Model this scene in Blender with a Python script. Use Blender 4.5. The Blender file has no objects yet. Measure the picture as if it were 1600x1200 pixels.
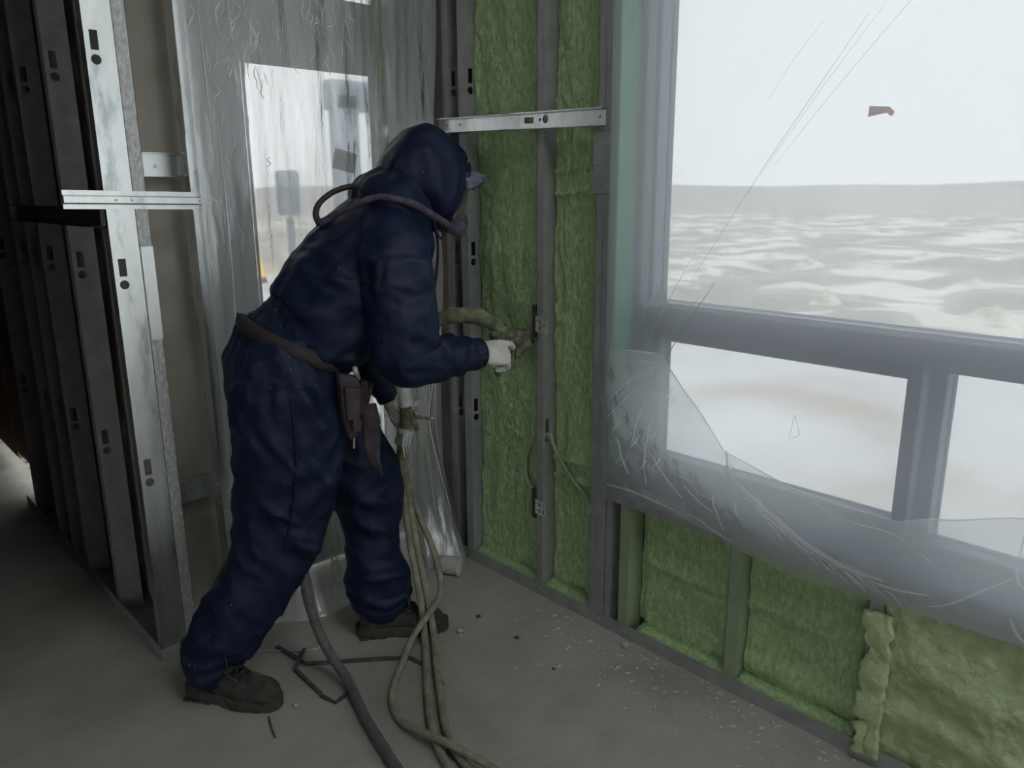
import bpy, bmesh, math, random
import numpy as np
from mathutils import Vector, Matrix, noise

random.seed(7)
scene = bpy.context.scene
COL = scene.collection

# ------------------------------------------------------------------ camera
cam_data = bpy.data.cameras.new('camera')
cam = bpy.data.objects.new('camera', cam_data)
COL.objects.link(cam)
cam_data.sensor_width = 36.0
cam_data.lens = 1204.47 / 1600.0 * 36.0
cam_data.clip_start = 0.05
cam_data.clip_end = 500
_yaw, _pitch, _roll = math.radians(43.147), math.radians(-13.907), math.radians(-0.345)
_f = Vector((math.sin(_yaw) * math.cos(_pitch), math.cos(_yaw) * math.cos(_pitch), math.sin(_pitch)))
_r = Vector((math.cos(_yaw), -math.sin(_yaw), 0))
_u = _r.cross(_f)
_r2 = _r * math.cos(_roll) + _u * math.sin(_roll)
_u2 = -_r * math.sin(_roll) + _u * math.cos(_roll)
cam.matrix_world = Matrix(((_r2.x, _u2.x, -_f.x, 0), (_r2.y, _u2.y, -_f.y, 0), (_r2.z, _u2.z, -_f.z, 1.4), (0, 0, 0, 1)))
scene.camera = cam

# ------------------------------------------------------------------ world: overcast sky, exposure
world = bpy.data.worlds.new('overcast_sky')
scene.world = world
world.use_nodes = True
bg = world.node_tree.nodes['Background']
bg.inputs[0].default_value = (0.955, 0.98, 1.0, 1)
bg.inputs[1].default_value = 2.3
scene.view_settings.view_transform = 'Standard'
scene.view_settings.look = 'None'
scene.view_settings.gamma = 1
scene.view_settings.use_curve_mapping = False
scene.view_settings.exposure = 0.5
scene.cycles.use_denoising = True
scene.cycles.max_bounces = 12
scene.cycles.diffuse_bounces = 6
scene.cycles.transparent_max_bounces = 24

# ------------------------------------------------------------------ materials
def new_mat(name):
    m = bpy.data.materials.new(name)
    m.use_nodes = True
    nt = m.node_tree
    for n in list(nt.nodes):
        nt.nodes.remove(n)
    out = nt.nodes.new('ShaderNodeOutputMaterial')
    return m, nt, out

def N(nt, kind, **kw):
    n = nt.nodes.new(kind)
    for k, v in kw.items():
        if k in n.inputs:
            n.inputs[k].default_value = v
        else:
            setattr(n, k, v)
    return n

def coords(nt, scale=(1, 1, 1)):
    tc = N(nt, 'ShaderNodeTexCoord')
    mp = N(nt, 'ShaderNodeMapping')
    mp.inputs['Scale'].default_value = scale
    nt.links.new(tc.outputs['Object'], mp.inputs['Vector'])
    return mp.outputs['Vector']

def ramp(nt, fac, stops):
    r = N(nt, 'ShaderNodeValToRGB')
    el = r.color_ramp.elements
    while len(el) < len(stops):
        el.new(0.5)
    for e, (p, c) in zip(el, stops):
        e.position = p
        e.color = (*c, 1)
    nt.links.new(fac, r.inputs[0])
    return r.outputs[0]

def surf(name, stops, nscale=8, rough=0.8, metal=0.0, bump=0.0, bscale=40, stretch=(1, 1, 1), detail=6, spec=0.5,
         specks=None, sheen=0.0, bdist=0.01, rough_var=0.0, distort=0.0, bdetail=6):
    """general mottled procedural surface"""
    m, nt, out = new_mat(name)
    p = N(nt, 'ShaderNodeBsdfPrincipled')
    v = coords(nt, stretch)
    n1 = N(nt, 'ShaderNodeTexNoise', Scale=nscale, Detail=detail, Roughness=0.6, Distortion=distort)
    nt.links.new(v, n1.inputs['Vector'])
    col = ramp(nt, n1.outputs['Fac'], stops)
    if specks:
        sc, size, c = specks
        vo = N(nt, 'ShaderNodeTexVoronoi', Scale=sc)
        v2 = coords(nt)
        nt.links.new(v2, vo.inputs['Vector'])
        lt = N(nt, 'ShaderNodeMath', operation='LESS_THAN')
        nt.links.new(vo.outputs['Distance'], lt.inputs[0])
        # only some cells carry a speck
        sep = N(nt, 'ShaderNodeSeparateColor')
        nt.links.new(vo.outputs['Color'], sep.inputs[0])
        mu = N(nt, 'ShaderNodeMath', operation='MULTIPLY')
        nt.links.new(sep.outputs[0], mu.inputs[0])
        mu.inputs[1].default_value = size
        sb = N(nt, 'ShaderNodeMath', operation='SUBTRACT')
        nt.links.new(mu.outputs[0], sb.inputs[0])
        sb.inputs[1].default_value = size * 0.6
        nt.links.new(sb.outputs[0], lt.inputs[1])
        mx = N(nt, 'ShaderNodeMix', data_type='RGBA')
        nt.links.new(lt.outputs[0], mx.inputs[0])
        nt.links.new(col, mx.inputs[6])
        mx.inputs[7].default_value = (*c, 1)
        col = mx.outputs[2]
    nt.links.new(col, p.inputs['Base Color'])
    p.inputs['Roughness'].default_value = rough
    p.inputs['Metallic'].default_value = metal
    p.inputs['Specular IOR Level'].default_value = spec
    if sheen:
        p.inputs['Sheen Weight'].default_value = sheen
    if rough_var:
        mr = N(nt, 'ShaderNodeMapRange')
        mr.inputs[3].default_value = rough - rough_var
        mr.inputs[4].default_value = rough + rough_var
        nt.links.new(n1.outputs['Fac'], mr.inputs[0])
        nt.links.new(mr.outputs[0], p.inputs['Roughness'])
    if bump:
        n2 = N(nt, 'ShaderNodeTexNoise', Scale=bscale, Detail=bdetail, Roughness=0.65)
        nt.links.new(v, n2.inputs['Vector'])
        b = N(nt, 'ShaderNodeBump', Strength=bump, Distance=bdist)
        nt.links.new(n2.outputs['Fac'], b.inputs['Height'])
        nt.links.new(b.outputs[0], p.inputs['Normal'])
    nt.links.new(p.outputs[0], out.inputs[0])
    return m

def film(name, haze, gloss, tint=(0.93, 0.96, 0.98), bump=0.3, bscale=12, stretch=(1, 1, 1), body=(0.85, 0.88, 0.9), rough=0.18, dist=0.02, trans=0.7):
    """thin polyethylene sheet: see-through, scattering, with a shiny skin"""
    m, nt, out = new_mat(name)
    v = coords(nt, stretch)
    n1 = N(nt, 'ShaderNodeTexNoise', Scale=bscale, Detail=5, Roughness=0.6, Distortion=0.6)
    nt.links.new(v, n1.inputs['Vector'])
    b = N(nt, 'ShaderNodeBump', Strength=bump, Distance=dist)
    nt.links.new(n1.outputs['Fac'], b.inputs['Height'])
    tr = N(nt, 'ShaderNodeBsdfTransparent')
    tr.inputs[0].default_value = (*tint, 1)
    tl = N(nt, 'ShaderNodeBsdfTranslucent')
    tl.inputs[0].default_value = (*body, 1)
    df = N(nt, 'ShaderNodeBsdfDiffuse')
    df.inputs[0].default_value = (*body, 1)
    for s in (tl, df):
        nt.links.new(b.outputs[0], s.inputs['Normal'])
    mb = N(nt, 'ShaderNodeMixShader')
    mb.inputs[0].default_value = 1 - trans
    nt.links.new(tl.outputs[0], mb.inputs[1]); nt.links.new(df.outputs[0], mb.inputs[2])
    mh = N(nt, 'ShaderNodeMixShader')
    mh.inputs[0].default_value = haze
    nt.links.new(tr.outputs[0], mh.inputs[1]); nt.links.new(mb.outputs[0], mh.inputs[2])
    gl = N(nt, 'ShaderNodeBsdfAnisotropic') if False else N(nt, 'ShaderNodeBsdfGlossy')
    gl.inputs['Roughness'].default_value = rough
    nt.links.new(b.outputs[0], gl.inputs['Normal'])
    fr = N(nt, 'ShaderNodeFresnel', IOR=1.45)
    nt.links.new(b.outputs[0], fr.inputs['Normal'])
    mu = N(nt, 'ShaderNodeMath', operation='MULTIPLY')
    nt.links.new(fr.outputs[0], mu.inputs[0])
    mu.inputs[1].default_value = gloss
    mg = N(nt, 'ShaderNodeMixShader')
    nt.links.new(mu.outputs[0], mg.inputs[0])
    nt.links.new(mh.outputs[0], mg.inputs[1]); nt.links.new(gl.outputs[0], mg.inputs[2])
    nt.links.new(mg.outputs[0], out.inputs[0])
    return m

def glass(name, tint=(0.94, 0.97, 0.97), blur=0.0, ior=1.04):
    """pane: thin, with a little scattering dirt on it"""
    m, nt, out = new_mat(name)
    tr = N(nt, 'ShaderNodeBsdfTransparent'); tr.inputs[0].default_value = (*tint, 1)
    rf = N(nt, 'ShaderNodeBsdfRefraction', IOR=ior, Roughness=blur); rf.inputs[0].default_value = (*tint, 1)
    mx = N(nt, 'ShaderNodeMixShader'); mx.inputs[0].default_value = 0.85 if blur else 0.0
    nt.links.new(tr.outputs[0], mx.inputs[1]); nt.links.new(rf.outputs[0], mx.inputs[2])
    gl = N(nt, 'ShaderNodeBsdfGlossy'); gl.inputs['Roughness'].default_value = 0.03
    mg = N(nt, 'ShaderNodeMixShader'); mg.inputs[0].default_value = 0.04
    nt.links.new(mx.outputs[0], mg.inputs[1]); nt.links.new(gl.outputs[0], mg.inputs[2])
    nt.links.new(mg.outputs[0], out.inputs[0])
    return m

def emit(name, c, s):
    m, nt, out = new_mat(name)
    e = N(nt, 'ShaderNodeEmission', Strength=s)
    e.inputs[0].default_value = (*c, 1)
    nt.links.new(e.outputs[0], out.inputs[0])
    return m

MAT = {}
MAT['steel'] = surf('galvanised_steel', [(0.34, (0.36, 0.4, 0.4)), (0.45, (0.6, 0.64, 0.63)), (0.6, (0.7, 0.74, 0.73)), (0.72, (0.8, 0.83, 0.81))], nscale=13, rough=0.33, metal=0.92, bump=0.08, bscale=60, stretch=(1, 1, 0.35), rough_var=0.12, bdist=0.004)
MAT['steel_dusty_shaded'] = surf('dusty_shaded_steel', [(0.3, (0.3, 0.32, 0.32)), (0.6, (0.4, 0.41, 0.41)), (0.75, (0.5, 0.5, 0.48))], nscale=14, rough=0.55, metal=0.45, bump=0.15, bscale=160, bdist=0.002)  # dusty framing steel; its dark tone also paints shade on the left row
MAT['steel_scratched'] = surf('scratched_steel', [(0.3, (0.36, 0.38, 0.37)), (0.5, (0.5, 0.52, 0.5)), (0.66, (0.66, 0.67, 0.64))], nscale=110, rough=0.5, metal=0.5, bump=0.25, bscale=180, stretch=(1, 1, 0.5), bdist=0.002)
MAT['steel_green'] = surf('oversprayed_steel', [(0.35, (0.24, 0.3, 0.2)), (0.55, (0.3, 0.38, 0.24)), (0.7, (0.34, 0.35, 0.33))], nscale=9, rough=0.75, metal=0.1, bump=0.2, bscale=130, stretch=(1, 1, 0.5), bdist=0.003)
MAT['screw'] = surf('screw_metal', [(0.3, (0.4, 0.4, 0.4)), (0.7, (0.65, 0.65, 0.65))], nscale=90, rough=0.35, metal=0.9)
MAT['black_steel'] = surf('black_channel', [(0.3, (0.012, 0.012, 0.012)), (0.7, (0.03, 0.03, 0.03))], nscale=12, rough=0.5)
MAT['foam'] = surf('green_spray_foam', [(0.32, (0.30, 0.46, 0.2)), (0.5, (0.40, 0.57, 0.28)), (0.66, (0.52, 0.69, 0.39))], nscale=75, stretch=(1, 1, 0.5), rough=0.8, bump=0.6, bscale=75, bdist=0.03, detail=8)  # fine mottle: own variation, plus the pits' shade put into the colour
MAT['foam_pale'] = surf('pale_green_foam', [(0.3, (0.35, 0.44, 0.22)), (0.5, (0.44, 0.54, 0.29)), (0.7, (0.53, 0.62, 0.37))], nscale=24, rough=0.85, bump=0.45, bscale=45, bdist=0.02, detail=8)
MAT['concrete'] = surf('concrete_panel', [(0.3, (0.33, 0.31, 0.26)), (0.55, (0.45, 0.42, 0.36)), (0.75, (0.53, 0.5, 0.44))], nscale=3, rough=0.9, bump=0.15, bscale=70, specks=(9, 0.09, (0.12, 0.11, 0.1)))
MAT['floor'] = surf('dusty_concrete_floor', [(0.28, (0.25, 0.24, 0.2)), (0.5, (0.345, 0.335, 0.29)), (0.72, (0.42, 0.41, 0.365))], nscale=2.2, rough=0.85, bump=0.25, bscale=60, bdist=0.006, detail=10, specks=(26, 0.07, (0.16, 0.15, 0.13)))
MAT['room'] = surf('bare_plaster', [(0.3, (0.25, 0.245, 0.23)), (0.7, (0.34, 0.33, 0.31))], nscale=2, rough=0.9)
MAT['ceiling'] = surf('dark_soffit', [(0.3, (0.16, 0.16, 0.155)), (0.7, (0.24, 0.24, 0.23))], nscale=2, rough=0.9)
MAT['sheathing'] = surf('dark_sheathing', [(0.3, (0.09, 0.11, 0.07)), (0.7, (0.15, 0.17, 0.11))], nscale=5, rough=0.9)
MAT['frame'] = surf('grey_blue_window_frame', [(0.3, (0.09, 0.135, 0.19)), (0.7, (0.13, 0.18, 0.24))], nscale=4, rough=0.45)
MAT['frame_edge'] = surf('pale_window_bead', [(0.3, (0.3, 0.36, 0.42)), (0.7, (0.38, 0.44, 0.5))], nscale=4, rough=0.4)
MAT['jamb'] = surf('green_jamb_board', [(0.3, (0.2, 0.42, 0.28)), (0.7, (0.3, 0.52, 0.38))], nscale=4, rough=0.7, bump=0.1)
MAT['door'] = surf('grey_door_paint', [(0.3, (0.12, 0.135, 0.135)), (0.7, (0.17, 0.185, 0.185))], nscale=3, rough=0.5)
MAT['white_frame'] = surf('white_door_frame', [(0.3, (0.55, 0.56, 0.55)), (0.7, (0.65, 0.66, 0.65))], nscale=3, rough=0.5)
MAT['wood'] = surf('brown_plywood', [(0.3, (0.06, 0.028, 0.013)), (0.5, (0.13, 0.06, 0.026)), (0.7, (0.2, 0.095, 0.04))], nscale=4, rough=0.7, stretch=(6, 6, 0.6), bump=0.1, distort=1.0)
MAT['pane'] = glass('window_pane', tint=(0.60, 0.605, 0.605), blur=0.11, ior=1.06)
MAT['door_pane'] = glass('door_pane', tint=(0.68, 0.685, 0.68), blur=0.14, ior=1.06)
MAT['film'] = film('window_film', 0.42, 0.35, bump=0.12, bscale=7, stretch=(1, 1, 1), rough=0.22)
MAT['film_skirt'] = film('loose_film', 0.4, 0.5, bump=0.12, bscale=16, rough=0.2, tint=(0.95, 0.97, 0.97), trans=0.75, body=(0.92, 0.95, 0.97))
MAT['film_crease_glint'] = film('film_crease_glint', 0.72, 0.4, bump=0.1, bscale=30, rough=0.15, body=(0.98, 0.98, 0.98), trans=0.8)  # whitened: denser folds, with highlights put into the colour
MAT['film_fold'] = film('film_fold', 0.3, 1.0, bump=0.2, bscale=30, rough=0.2, body=(0.8, 0.82, 0.83), tint=(0.9, 0.92, 0.93))
MAT['film_door'] = film('door_film', 0.5, 3.2, bump=0.36, bscale=30, stretch=(1, 1, 0.25), rough=0.13, tint=(0.97, 0.98, 0.98), dist=0.008, trans=0.45)
MAT['door_crease_glint'] = film('door_film_crease_glint', 0.8, 3.0, bump=0.1, bscale=30, rough=0.2, body=(0.95, 0.97, 0.97), trans=0.2)  # body whitened to paint window glints along the creases
MAT['navy'] = surf('navy_coverall_cloth', [(0.3, (0.003, 0.0082, 0.030)), (0.7, (0.005, 0.0125, 0.044))], nscale=5, rough=0.55, bump=0.75, bscale=9, bdist=0.03, bdetail=1, spec=0.3, specks=(75, 0.26, (0.5, 0.52, 0.55)))
MAT['skin'] = surf('skin', [(0.3, (0.42, 0.25, 0.18)), (0.7, (0.52, 0.33, 0.24))], nscale=10, rough=0.55)
MAT['belt'] = surf('dusty_brown_belt', [(0.3, (0.02, 0.015, 0.015)), (0.7, (0.05, 0.04, 0.039))], nscale=20, rough=0.8, bump=0.3, bscale=90)
MAT['pouch'] = surf('dusty_purple_leather', [(0.3, (0.03, 0.02, 0.026)), (0.7, (0.085, 0.062, 0.073))], nscale=22, rough=0.8, bump=0.4, bscale=80)
MAT['rubber_mask'] = surf('dusty_violet_rubber', [(0.3, (0.03, 0.024, 0.042)), (0.7, (0.11, 0.088, 0.135))], nscale=40, rough=0.8, bump=0.5, bscale=160, bdist=0.004)
MAT['rubber_dark'] = surf('dark_rubber', [(0.3, (0.02, 0.014, 0.014)), (0.7, (0.05, 0.035, 0.035))], nscale=20, rough=0.6)
MAT['brim'] = surf('crusted_cap_brim', [(0.3, (0.05, 0.06, 0.1)), (0.7, (0.2, 0.22, 0.28))], nscale=60, rough=0.9, bump=0.6, bscale=120, bdist=0.004)
MAT['visor'] = film('visor_film', 0.42, 1.5, bump=0.1, bscale=20, rough=0.1, body=(0.62, 0.55, 0.55))
MAT['glove'] = surf('white_knit_glove', [(0.3, (0.5, 0.5, 0.45)), (0.7, (0.74, 0.74, 0.69))], nscale=14, rough=0.95, bump=0.6, bscale=170, bdist=0.003)
MAT['glove_dirty'] = surf('soiled_knit_glove', [(0.3, (0.3, 0.29, 0.25)), (0.5, (0.5, 0.49, 0.44)), (0.7, (0.68, 0.67, 0.62))], nscale=30, rough=0.95, bump=0.6, bscale=150, bdist=0.003)
MAT['wrap'] = surf('white_plastic_wrap', [(0.3, (0.5, 0.51, 0.49)), (0.7, (0.78, 0.79, 0.77))], nscale=30, rough=0.4, bump=0.6, bscale=50, bdist=0.01)
MAT['boot'] = surf('muddy_boot_leather', [(0.3, (0.02, 0.018, 0.014)), (0.55, (0.05, 0.046, 0.038)), (0.75, (0.14, 0.135, 0.12))], nscale=16, rough=0.8, bump=0.4, bscale=70, specks=(60, 0.14, (0.4, 0.42, 0.38)))
MAT['sole'] = surf('muddy_boot_sole', [(0.3, (0.022, 0.022, 0.018)), (0.7, (0.075, 0.07, 0.06))], nscale=20, rough=0.85, bump=0.3, bscale=60)
MAT['lace'] = surf('black_lace', [(0.3, (0.008, 0.008, 0.008)), (0.7, (0.03, 0.03, 0.028))], nscale=40, rough=0.8)
MAT['crust'] = surf('foam_crusted_hose', [(0.3, (0.07, 0.08, 0.045)), (0.5, (0.15, 0.165, 0.09)), (0.72, (0.3, 0.33, 0.2))], nscale=26, rough=0.9, bump=0.8, bscale=90, bdist=0.008, detail=8)
MAT['hose'] = surf('dusty_tan_hose', [(0.3, (0.15, 0.145, 0.1)), (0.55, (0.24, 0.235, 0.17)), (0.75, (0.36, 0.36, 0.28))], nscale=30, rough=0.85, bump=0.4, bscale=120, bdist=0.004)
MAT['air_hose'] = surf('dusty_grey_hose', [(0.3, (0.06, 0.062, 0.062)), (0.7, (0.13, 0.132, 0.128))], nscale=30, rough=0.8, bump=0.25, bscale=120, bdist=0.003)
MAT['gun'] = surf('crusted_spray_gun', [(0.3, (0.035, 0.04, 0.025)), (0.55, (0.12, 0.13, 0.08)), (0.75, (0.3, 0.31, 0.22))], nscale=45, rough=0.85, bump=0.8, bscale=110, bdist=0.006)
MAT['cap'] = surf('white_plastic_cap', [(0.3, (0.5, 0.5, 0.46)), (0.7, (0.62, 0.62, 0.57))], nscale=8, rough=0.5)
MAT['stone'] = surf('pale_crumb', [(0.3, (0.35, 0.34, 0.28)), (0.7, (0.52, 0.51, 0.43))], nscale=40, rough=0.95, bump=0.5)
MAT['strip'] = surf('dark_rubber_strip', [(0.3, (0.04, 0.042, 0.045)), (0.7, (0.1, 0.1, 0.105))], nscale=30, rough=0.8)
MAT['wire'] = surf('grey_wire', [(0.3, (0.3, 0.31, 0.31)), (0.7, (0.45, 0.46, 0.46))], nscale=30, rough=0.6)
MAT['box'] = surf('dark_outlet_box', [(0.3, (0.03, 0.032, 0.03)), (0.7, (0.07, 0.075, 0.065))], nscale=30, rough=0.6)
MAT['bracket'] = surf('bright_bracket', [(0.3, (0.5, 0.51, 0.48)), (0.7, (0.7, 0.71, 0.67))], nscale=30, rough=0.45, metal=0.3)
MAT['paper'] = surf('grey_notice', [(0.3, (0.28, 0.28, 0.27)), (0.7, (0.34, 0.34, 0.33))], nscale=20, rough=0.9)
MAT['ink'] = surf('faded_ink', [(0.3, (0.2, 0.2, 0.2)), (0.7, (0.24, 0.24, 0.24))], nscale=20, rough=0.9)
MAT['red'] = surf('red_scrap', [(0.3, (0.35, 0.03, 0.04)), (0.7, (0.5, 0.06, 0.07))], nscale=20, rough=0.7)
MAT['post'] = surf('blue_grey_post', [(0.3, (0.3, 0.38, 0.47)), (0.7, (0.38, 0.46, 0.54))], nscale=3, rough=0.6)
MAT['treeline'] = surf('far_bank', [(0.3, (0.54, 0.52, 0.49)), (0.7, (0.66, 0.63, 0.6))], nscale=0.1, rough=1)
MAT['lamp'] = emit('amber_lamp', (1.0, 0.62, 0.08), 3.0)

# ground outside: trodden snow, with brown soil showing
def ground_mat():
    m, nt, out = new_mat('snowy_ground')
    p = N(nt, 'ShaderNodeBsdfPrincipled', Roughness=0.95)
    v = coords(nt, (1, 1, 1))
    n1 = N(nt, 'ShaderNodeTexNoise', Scale=0.5, Detail=4, Roughness=0.5, Distortion=0.6)
    nt.links.new(v, n1.inputs['Vector'])
    snow = ramp(nt, n1.outputs['Fac'], [(0.36, (0.74, 0.66, 0.58)), (0.48, (0.88, 0.87, 0.86)), (0.58, (0.95, 0.95, 0.97))])
    soil = ramp(nt, n1.outputs['Fac'], [(0.42, (0.47, 0.44, 0.4)), (0.52, (0.58, 0.55, 0.49)), (0.57, (0.94, 0.91, 0.8))])
    sx = N(nt, 'ShaderNodeSeparateXYZ'); nt.links.new(v, sx.inputs[0])
    mr = N(nt, 'ShaderNodeMapRange'); mr.inputs[1].default_value = 6.5; mr.inputs[2].default_value = 9.5
    nt.links.new(sx.outputs[0], mr.inputs[0])
    mx = N(nt, 'ShaderNodeMix', data_type='RGBA')
    nt.links.new(mr.outputs[0], mx.inputs[0]); nt.links.new(snow, mx.inputs[6]); nt.links.new(soil, mx.inputs[7])
    nt.links.new(mx.outputs[2], p.inputs['Base Color'])
    nt.links.new(p.outputs[0], out.inputs[0])
    return m
MAT['ground'] = ground_mat()
MAT['mound'] = surf('soil_heap_with_snow', [(0.36, (0.55, 0.52, 0.46)), (0.46, (0.8, 0.77, 0.66)), (0.54, (0.95, 0.93, 0.84))], nscale=1.6, rough=0.95, detail=4)

# ------------------------------------------------------------------ mesh helpers
class MB:
    def __init__(self):
        self.v, self.f = [], []
    def add(self, verts, faces):
        o = len(self.v)
        self.v += [tuple(x) for x in verts]
        self.f += [tuple(i + o for i in q) for q in faces]
        return self
    def box(self, a, b):
        x0, y0, z0 = (min(a[i], b[i]) for i in range(3))
        x1, y1, z1 = (max(a[i], b[i]) for i in range(3))
        return self.add([(x0, y0, z0), (x1, y0, z0), (x1, y1, z0), (x0, y1, z0), (x0, y0, z1), (x1, y0, z1), (x1, y1, z1), (x0, y1, z1)],
                        [(0, 3, 2, 1), (4, 5, 6, 7), (0, 1, 5, 4), (1, 2, 6, 5), (2, 3, 7, 6), (3, 0, 4, 7)])
    def rings(self, rings, cap0=True, cap1=True, closed=False):
        n = len(rings[0]); vs = [p for r in rings for p in r]; fs = []
        m = len(rings)
        for i in range(m - 1 + (1 if closed else 0)):
            j = (i + 1) % m
            for k in range(n):
                k2 = (k + 1) % n
                fs.append((i * n + k, i * n + k2, j * n + k2, j * n + k))
        if cap0 and not closed: fs.append(tuple(range(n - 1, -1, -1)))
        if cap1 and not closed: fs.append(tuple((m - 1) * n + k for k in range(n)))
        return self.add(vs, fs)
    def cyl(self, a, b, r0, r1=None, n=12):
        a, b = Vector(a), Vector(b); r1 = r0 if r1 is None else r1
        t = (b - a).normalized(); s = Vector((0, 0, 1)) if abs(t.z) < 0.9 else Vector((1, 0, 0))
        A = t.cross(s).normalized(); B = t.cross(A)
        def ring(c, r): return [c + (A * math.cos(2 * math.pi * k / n) + B * math.sin(2 * math.pi * k / n)) * r for k in range(n)]
        return self.rings([ring(a, r0), ring(b, r1)])
    def build(self, name, mat, parent=None, smooth=False, bevel=0.0):
        me = bpy.data.meshes.new(name)
        me.from_pydata(self.v, [], self.f)
        return link(name, me, mat, parent, smooth, bevel)

def link(name, me, mat, parent=None, smooth=False, bevel=0.0):
    bm = bmesh.new(); bm.from_mesh(me)
    bmesh.ops.recalc_face_normals(bm, faces=bm.faces)
    bm.to_mesh(me); bm.free()
    if smooth:
        me.polygons.foreach_set('use_smooth', [True] * len(me.polygons))
    o = bpy.data.objects.new(name, me)
    COL.objects.link(o)
    if mat is not None:
        me.materials.append(MAT[mat] if isinstance(mat, str) else mat)
    if parent is not None: o.parent = parent
    if bevel:
        b = o.modifiers.new('bevel', 'BEVEL'); b.width = bevel; b.segments = 2; b.limit_method = 'ANGLE'
    return o

def tag(o, label=None, cat=None, group=None, kind=None):
    if label: o['label'] = label
    if cat: o['category'] = cat
    if group: o['group'] = group
    if kind: o['kind'] = kind
    return o

def empty(name, loc=(0, 0, 0), rz=0.0):
    o = bpy.data.objects.new(name, None); COL.objects.link(o)
    o.location = loc; o.rotation_euler = (0, 0, rz)
    o.empty_display_size = 0.05
    return o

def box(name, a, b, mat, parent=None, bevel=0.0):
    return MB().box(a, b).build(name, mat, parent, False, bevel)

def structure(o):
    o['kind'] = 'structure'; return o

def spline(pts, n=8):
    """Catmull-Rom through points (tuples of any length)"""
    P = [np.array(p, float) for p in pts]
    P = [2 * P[0] - P[1]] + P + [2 * P[-1] - P[-2]]
    out = []
    for i in range(1, len(P) - 2):
        for k in range(n):
            t = k / n
            a, b, c, d = P[i - 1], P[i], P[i + 1], P[i + 2]
            out.append(0.5 * ((2 * b) + (c - a) * t + (2 * a - 5 * b + 4 * c - d) * t * t + (3 * b - a - 3 * c + d) * t ** 3))
    out.append(P[-2])
    return out

def tube_rings(pts, rads, n=10, rough=0.0, rscale=40):
    pts = [Vector(p) for p in pts]
    rings = []; A = None
    for i, p in enumerate(pts):
        t = (pts[min(i + 1, len(pts) - 1)] - pts[max(i - 1, 0)]).normalized()
        if A is None:
            s = Vector((0, 0, 1)) if abs(t.z) < 0.9 else Vector((1, 0, 0))
            A = t.cross(s).normalized()
        A = (A - t * A.dot(t)).normalized(); B = t.cross(A)
        r = rads[i] if hasattr(rads, '__len__') else rads
        ring = []
        for k in range(n):
            a = 2 * math.pi * k / n
            d = A * math.cos(a) + B * math.sin(a)
            q = p + d * r
            if rough: q += d * r * rough * (noise.noise(q * rscale) + 0.5 * noise.noise(q * rscale * 2.7))
            ring.append(q)
        rings.append(ring)
    return rings

def tube(name, pts, rad, mat, parent=None, n=10, sub=8, rough=0.0, rscale=40):
    if isinstance(rad, (list, tuple)):
        s = spline([(*p, r) for p, r in zip(pts, rad)], sub)
        P = [x[:3] for x in s]; R = [float(x[3]) for x in s]
    else:
        P = spline(pts, sub) if sub > 1 else pts; R = rad
    return MB().rings(tube_rings(P, R, n, rough, rscale)).build(name, mat, parent, True)

# ------------------------------------------------------------------ setting: room shell
FX = 1.785        # front plane of the framing on the window wall
GX = 1.90         # sheathing behind the foam
floor_o = structure(MB().box((-3.6, -3.3, -0.15), (1.98, 2.62, 0)).box((-3.6, 2.62, -0.15), (0.98, 5.4, 0)).build('floor', 'floor'))
# ceiling with an unseen roof opening added to light the room
structure(MB().box((-3.6, -3.3, 3.0), (0.42, 5.4, 3.15)).box((1.42, -3.3, 3.0), (2.0, 5.4, 3.15)).box((0.42, -3.3, 3.0), (1.42, -1.5, 3.15)).box((0.42, 0.75, 3.0), (1.42, 5.4, 3.15)).build('ceiling', 'ceiling'))
# rear and left walls, with unseen openings added to bring in fill daylight
structure(MB().box((-3.6, -3.45, 0), (0.95, -3.3, 3)).box((1.85, -3.45, 0), (2.0, -3.3, 3)).box((0.95, -3.45, 2.7), (1.85, -3.3, 3)).build('wall_rear', 'room'))
structure(MB().box((-3.75, -3.45, 0), (-3.6, -2.6, 3)).box((-3.75, -1.0, 0), (-3.6, 5.4, 3)).box((-3.75, -2.6, 0), (-3.6, -1.0, 0.3)).box((-3.75, -2.6, 2.8), (-3.6, -1.0, 3)).build('wall_left', 'room'))
structure(box('shade_partition', (-3.6, 2.42, 0), (0.25, 2.52, 3), 'room'))  # unseen wall added to keep light off the left stud row
structure(box('wall_back', (-3.6, 5.16, 0), (0.98, 5.4, 3), 'room'))
# concrete wall beside the door; it turns the corner and runs back behind the furring studs
side = structure(MB().box((0.76, 2.42, 0), (1.0, 2.66, 3)).box((0.76, 2.66, 0), (0.96, 4.12, 3)).box((0.76, 4.12, 2.25), (0.96, 5.16, 3)).build('wall_side', 'concrete'))
structure(MB().box((1.0, 2.42, 2.75), (2.0, 2.66, 3)).box((1.86, 2.3, 0), (2.0, 2.66, 2.75)).build('wall_door', 'concrete'))
# window wall: sheathing around the opening
wall_right = structure(MB().box((GX, 1.46, 0), (2.0, 2.42, 3)).box((GX, -3.25, 0), (2.0, 1.46, 0.5)).box((GX, -3.25, 2.75), (2.0, 1.46, 3)).box((GX, -3.3, 0), (2.0, -3.25, 3)).build('wall_right', 'sheathing'))

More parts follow.
